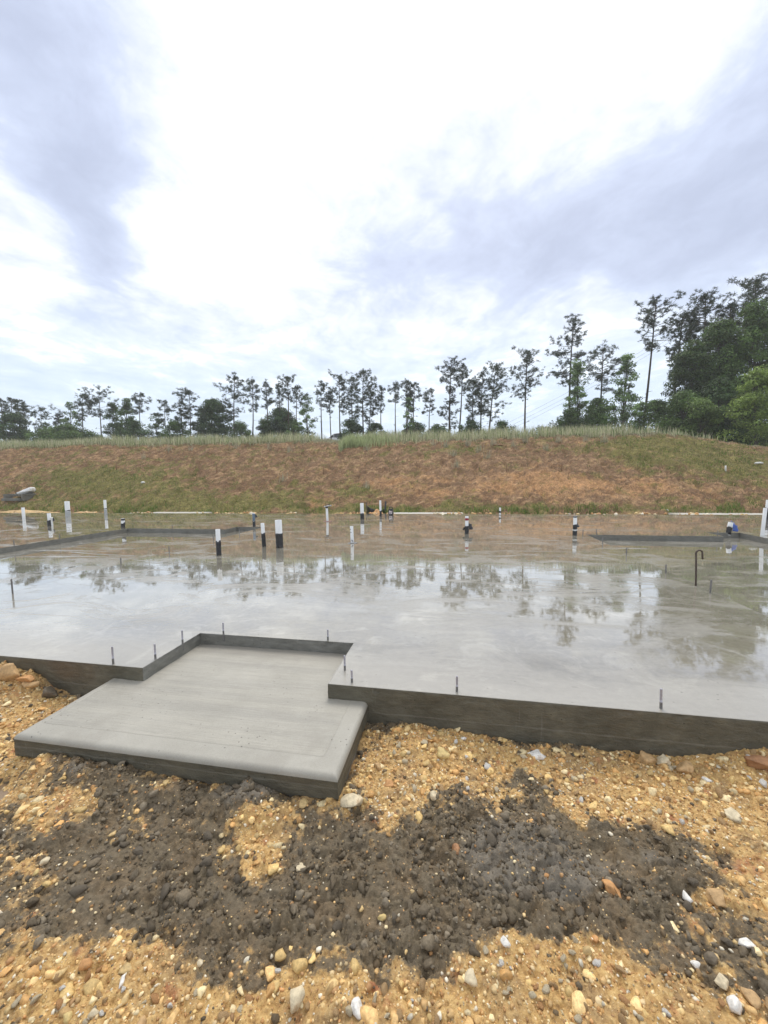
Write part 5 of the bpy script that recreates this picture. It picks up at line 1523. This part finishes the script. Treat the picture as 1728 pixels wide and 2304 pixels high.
def far_woods():
    r_ = np.random.default_rng(61)
    Ps, Cs = [], []
    for i in range(70):
        x = r_.uniform(27, 44); y = r_.uniform(78, 92)
        g = float(terrain_z(np.array(x), np.array(y)))
        hh = np.interp(x, [27, 33, 38, 44], [8.2, 10.2, 13.0, 15.0]) * r_.uniform(.75, 1.0)
        for _ in range(6):
            c = np.array([x + r_.normal(0, 1.0), y + r_.normal(0, .8), 3 + (hh - 3) * r_.uniform(.2, 1)])
            d = r_.normal(size=(70, 3)); d /= np.linalg.norm(d, axis=1)[:, None]
            Ps.append(c + d * r_.uniform(.5, 1.3, (70, 1)))
            Cs.append(np.tile(np.array([.045, .066, .03]) * r_.uniform(.7, 1.3), (70, 1)))
    P = np.concatenate(Ps); C = np.concatenate(Cs)
    n = r_.normal(size=P.shape); n[:, 2] += .5; n /= np.linalg.norm(n, axis=1)[:, None]
    a = np.cross(n, r_.normal(size=n.shape)); a /= np.linalg.norm(a, axis=1)[:, None]; b = np.cross(n, a); s = r_.uniform(.15, .32, (len(P), 1))
    V = np.stack([P - a * s, P - b * s * .6, P + a * s, P + b * s * .6], 1).reshape(-1, 3)
    tag(link('far_woodland', mesh_np('far_woodland', V, np.arange(len(V)).reshape(-1, 4), [M['leaf']], np.repeat(C, 4, 0))), 'hazy dark wood far behind the lone pine', kind='stuff')
far_woods()

# ------------------------------------------------------------------ power lines
M['wire'] = simple('dark_wire', (.05, .05, .055), .5, .1, 5)
for k, (dz, l) in enumerate(((0, 'uppermost thin power line sloping behind the lone pine'), (-.62, 'middle thin power line sloping behind the lone pine'), (-1.2, 'lowest thin power line sloping behind the lone pine'))):
    pts = []
    for s in np.linspace(0, 1, 24):
        x = 12 + (46 - 12) * s
        pts.append((x, 60 + 3 * s, 6.0 + dz + (23.5 - 6.0) * s - 2.6 * s * (1 - s)))
    v_, f_ = tube_path(pts, .014, 5)
    o = link('power_line', mesh_np('power_line', v_, f_, [M['wire']]))
    tag(o, l, 'power line', 'power lines at right')

# ------------------------------------------------------------------ parked car on the crest
def car():
    x, y = -5.95, 52.0
    z = 5.46
    root = empty('parked_car', (x, y, z), .03)
    tag(root, 'white car parked behind the tall grass on the crest', 'car')
    paint = simple('white_car_paint', (.80, .80, .78), .25, .03, 3)
    glass = simple('dark_car_glass', (.10, .11, .12), .08, .1, 3)
    tyre = simple('tyre_rubber', (.02, .02, .02), .8, .2, 10)
    rim = simple('wheel_rim', (.45, .45, .46), .3, .1, 10, 0, .8)
    lamp = simple('lamp_glass', (.7, .7, .72), .1, .1, 10)
    xs = [-2.2, -2.15, -1.9, -1.2, -.85, -.35, .4, 1.0, 1.45, 2.0, 2.18, 2.2]
    belt = [.55, .62, .72, .84, .88, .90, .91, .92, .93, .90, .80, .6]
    half = [.70, .80, .85, .88, .89, .89, .89, .89, .88, .85, .80, .72]
    roofz = [None, None, None, None, .90, 1.38, 1.46, 1.40, 1.00, None, None, None]
    V, F = [], []
    for a, b, h in zip(xs, belt, half):
        V += [(a, -h, .26), (a, -h * 1.02, .55 * (b + .3) / 1.1), (a, -h * .93, b), (a, 0, b + .03), (a, h * .93, b), (a, h * 1.02, .55 * (b + .3) / 1.1), (a, h, .26)]
    for i in range(len(xs) - 1):
        for k in range(6): F.append((i * 7 + k, (i + 1) * 7 + k, (i + 1) * 7 + k + 1, i * 7 + k + 1))
    tri = [(0, 1, 2), (0, 2, 4), (2, 3, 4), (0, 4, 6), (4, 5, 6)]
    e = (len(xs) - 1) * 7
    tri += [(a + e, c + e, b + e) for a, b, c in tri]
    o = link('body', mesh_np('body', V, [np.array(F), np.array(tri)], [paint], smooth=False), root)
    cx = [(-.95, .87, .80), (-.35, 1.38, .62), (.4, 1.46, .62), (1.0, 1.40, .60), (1.55, .92, .78)]
    V = []
    for a, zt, h in cx: V += [(a, -h, zt), (a, h, zt)]
    low = [(a, s * .80, .86) for a, _, _ in cx for s in (-1, 1)]
    nV = len(V); V += low
    roof = [(2 * i, 2 * i + 1, 2 * i + 3, 2 * i + 2) for i in (1, 2)]
    link('roof', mesh_np('roof', [tuple(q) for q in V], np.array(roof), [paint]), root)
    for nm, q in (('windscreen', (0, 1, 3, 2)), ('rear_window', (6, 7, 9, 8))):
        link(nm, mesh_np(nm, V, np.array([q]), [glass]), root)
    for s in (0, 1):
        for i in range(4):
            q = (2 * i + s, 2 * i + 2 + s, nV + 2 * i + 2 + s, nV + 2 * i + s)
            link('side_window', mesh_np('side_window', V, np.array([q]), [glass]), root)
        for i in (1, 2, 3):
            v_, f_ = tube_path([(cx[i][0], (-1, 1)[s] * (cx[i][2] + .01), cx[i][1]), (cx[i][0], (-1, 1)[s] * .81, .88)], .035, 5)
            link('pillar', mesh_np('pillar', v_, f_, [paint]), root)
        v_, f_ = tube_path([(a, (-1, 1)[s] * (h + .01), zt) for a, zt, h in cx], .04, 5)
        link('roof_rail', mesh_np('roof_rail', v_, f_, [paint]), root)
        for a in (-1.35, 1.35):
            tv, tf = lathe([(.2, -.1), (.31, -.1), (.33, 0), (.31, .1), (.2, .1)], 20, False)
            w_ = link('wheel', None, root, (a, (-1, 1)[s] * .82, .33), (math.pi / 2, 0, 0))
            link('tyre', mesh_np('tyre', tv, tf, [tyre], smooth=True), w_)
            rv, rf = lathe([(.2, -.09), (.19, .07), (.05, .09)], 16)
            link('rim', mesh_np('rim', rv, rf, [rim]), w_)
        v_, f_ = tube_path([(-2.17, (-1, 1)[s] * .5, .66), (-2.1, (-1, 1)[s] * .76, .68)], .07, 6)
        link('headlight', mesh_np('headlight', v_, f_, [lamp]), root)
car()

# ------------------------------------------------------------------ grass
M['grass'] = tinted('grass_blades', .7, .2, 3, .25, trans=.3)
def blades(name, label, u, v, hgt, wid, colr, lean, seed, zoff=-.02):
    """one object of bent blades standing on the bank"""
    r_ = np.random.default_rng(seed)
    n = len(u)
    z = bank_surface(u, v) + zoff
    far = v > 24
    if far.any(): z = np.where(far, bank_height(u, v), z)
    x = u * CT + v * ST; y = -u * ST + v * CT
    P = np.stack([x, y, z], 1)
    az = r_.uniform(0, 6.283, n); d = np.stack([np.cos(az), np.sin(az), az * 0], 1) * (lean * r_.uniform(.1, 1, n))[:, None]
    fa = r_.uniform(0, 3.14, n); s = np.stack([np.cos(fa), np.sin(fa), fa * 0], 1) * wid[:, None] * .5
    up = np.array([0, 0, 1.0])
    m1 = P + up * (hgt * .55)[:, None] + d * (hgt * .35)[:, None]
    tp = P + up * (hgt * .95)[:, None] + d * hgt[:, None]
    V = np.stack([P - s, P + s, m1 - s * .7, m1 + s * .7, tp], 1).reshape(-1, 3)
    b = (np.arange(n) * 5)[:, None]
    F = np.concatenate([b + np.array([0, 1, 3]), b + np.array([0, 3, 2]), b + np.array([2, 3, 4])])
    me = mesh_np(name, V, F, [M['grass']], np.repeat(colr, 5, 0))
    tag(link(name, me), label, kind='stuff')
def tuft_points(r_, n, u0, u1, v0, v1, per, spread):
    m_ = n // per
    cu, cv = r_.uniform(u0, u1, m_), r_.uniform(v0, v1, m_)
    return np.repeat(cu, per) + r_.normal(0, spread, m_ * per), np.repeat(cv, per) + r_.normal(0, spread, m_ * per), m_
def crest_grass():
    r_ = np.random.default_rng(11)
    u, v, m_ = tuft_points(r_, 38000, -36, 11.5, 19.5, 23.5, 12, .09)
    dens = fbm(u * .6, v * .6, 5)
    keep = (v > 19.35 + .5 * (dens - .3)) & (r_.random(len(u)) < np.clip(.4 + dens, 0, 1)) & (r_.random(len(u)) < np.interp(u, [-36, 6, 9, 11.5], [1, 1, .5, .1]))
    u, v = u[keep], v[keep]
    h = r_.uniform(.16, .62, len(u)) * (.55 + .9 * fbm(u * .5, v * .5, 8)) * np.interp(u, [-36, -8.0, -7.6, -6.1, -5.8, 7, 11], [1, 1, .16, .16, 1, 1, .55])      # worn gap where the car stands
    c = np.array([.50, .50, .30]) * r_.uniform(.6, 1.35, (len(u), 1))
    dry = r_.random(len(u)) < .4
    c[dry] = np.array([.56, .52, .36]) * r_.uniform(.7, 1.2, (dry.sum(), 1))
    grn = r_.random(len(u)) < .2
    c[grn] = np.array([.17, .24, .09]) * r_.uniform(.7, 1.3, (grn.sum(), 1))
    blades('crest_grass', 'tall pale grass along the crest of the bank', u, v, h, r_.uniform(.010, .024, len(u)), c, .38, 12)
    # the big clump beside the car, hanging over the edge
    u = np.concatenate([r_.normal(-5.5, .14, 600), r_.normal(-4.9, .32, 700), r_.normal(-4.0, .6, 400)]); v = r_.uniform(18.9, 20.0, len(u)) - np.exp(-((u + 5.6) / .3) ** 2) * r_.uniform(0, .5, len(u))
    c = np.array([.42, .47, .25]) * r_.uniform(.6, 1.4, (len(u), 1))
    blades('crest_grass', 'thick clump of pale green grass hanging over the crest by the white car', u, v, r_.uniform(.25, .62, len(u)), r_.uniform(.012, .026, len(u)), c, .45, 13)
crest_grass()
def bank_turf():
    r_ = np.random.default_rng(21)
    u, v, m_ = tuft_points(r_, 150000, -30, 14, 13.3, 20, 6, .05)
    o, g = bank_masks(u, v)
    foot = sst(14.1, 13.5, v) * sst(.40, .6, fbm(u * 1.2, v * .5, 25))
    k = np.clip(.14 + g * .8 - o * .25, .02, 1) * .6 * (.3 + 1.4 * sst(.45, .6, fbm(u * 3, v * 3, 29))) + foot
    keep = (r_.random(len(u)) < k) & (v > 13.35)
    u, v, foot, g = u[keep], v[keep], foot[keep], g[keep]
    h = r_.uniform(.04, .13, len(u)) * (1 + 1.8 * foot * r_.random(len(u)))
    green = np.array([.13, .20, .04]); olive = np.array([.16, .15, .06]); straw = np.array([.36, .27, .15])
    w1 = r_.random((len(u), 1))
    mixg = np.clip(g * .6 + foot * .8, 0, 1)[:, None]
    c = np.where(w1 < mixg, green, np.where(w1 < .75, olive, straw)) * r_.uniform(.65, 1.4, (len(u), 1))
    blades('bank_grass', 'short patchy grass growing on the clay bank', u, v, h, r_.uniform(.010, .022, len(u)), c, .7, 22)
    # dead straw lying about
    n = 26000
    u, v = r_.uniform(-28, 14, n), r_.uniform(13.6, 19.8, n)
    c = np.array([.40, .29, .17]) * r_.uniform(.5, 1.25, (n, 1))
    blades('dead_straw', 'dead straw scattered on the clay bank', u, v, r_.uniform(.02, .05, n), r_.uniform(.008, .016, n), c, 2.6, 23, .0)
    # pale dry weeds in single clumps
    us, vs = [], []
    for cu, cv, m2 in [(-15.2, 18.9, 40), (-13.9, 18.9, 30), (-16, 18.0, 30), (-11.4, 19.1, 40), (-9.5, 19.0, 30), (-.6, 18.9, 60), (.4, 19.0, 60), (.9, 18.4, 50), (1.5, 18.9, 50), (-.2, 17.9, 50), (-.1, 16.9, 60), (1.2, 17.6, 40), (3.0, 19.2, 50), (4.4, 19.1, 60), (5.5, 19.0, 50), (6.2, 18.8, 50), (2.4, 18.6, 40), (-7.4, 15.9, 40), (-3.6, 15.4, 40), (-1.2, 19.2, 40), (-8.3, 18.7, 40), (-4.3, 18.6, 50), (3.7, 18.3, 40)]:
        us.append(r_.normal(cu, .08, m2)); vs.append(r_.normal(cv, .06, m2))
    u, v = np.concatenate(us), np.concatenate(vs)
    c = np.array([.42, .40, .28]) * r_.uniform(.6, 1.3, (len(u), 1))
    blades('dry_weeds', 'pale dry weeds in clumps on the upper bank', u, v, r_.uniform(.15, .48, len(u)), r_.uniform(.008, .016, len(u)), c, .4, 24)
bank_turf()

# ------------------------------------------------------------------ rain-soft air
def haze():
    bm = bmesh.new(); bmesh.ops.create_cube(bm, size=1)
    for q in bm.verts: q.co = Vector((q.co.x * 400, q.co.y * 400, -2 + (q.co.z + .5) * 29))
    me = bpy.data.meshes.new('haze'); bm.to_mesh(me); bm.free()
    m = bpy.data.materials.new('damp_air'); m.use_nodes = True
    N, L = m.node_tree.nodes, m.node_tree.links
    N.remove(N['Principled BSDF'])
    v = N.new('ShaderNodeVolumePrincipled')
    v.inputs['Color'].default_value = (.97, .985, 1.0, 1)
    v.inputs['Density'].default_value = HAZE
    L.new(v.outputs[0], N['Material Output'].inputs['Volume'])
    me.materials.append(m)
    tag(link('haze', me), 'thin damp haze in the air', kind='stuff')
HAZE = 0.0012
if HAZE > 0: haze()
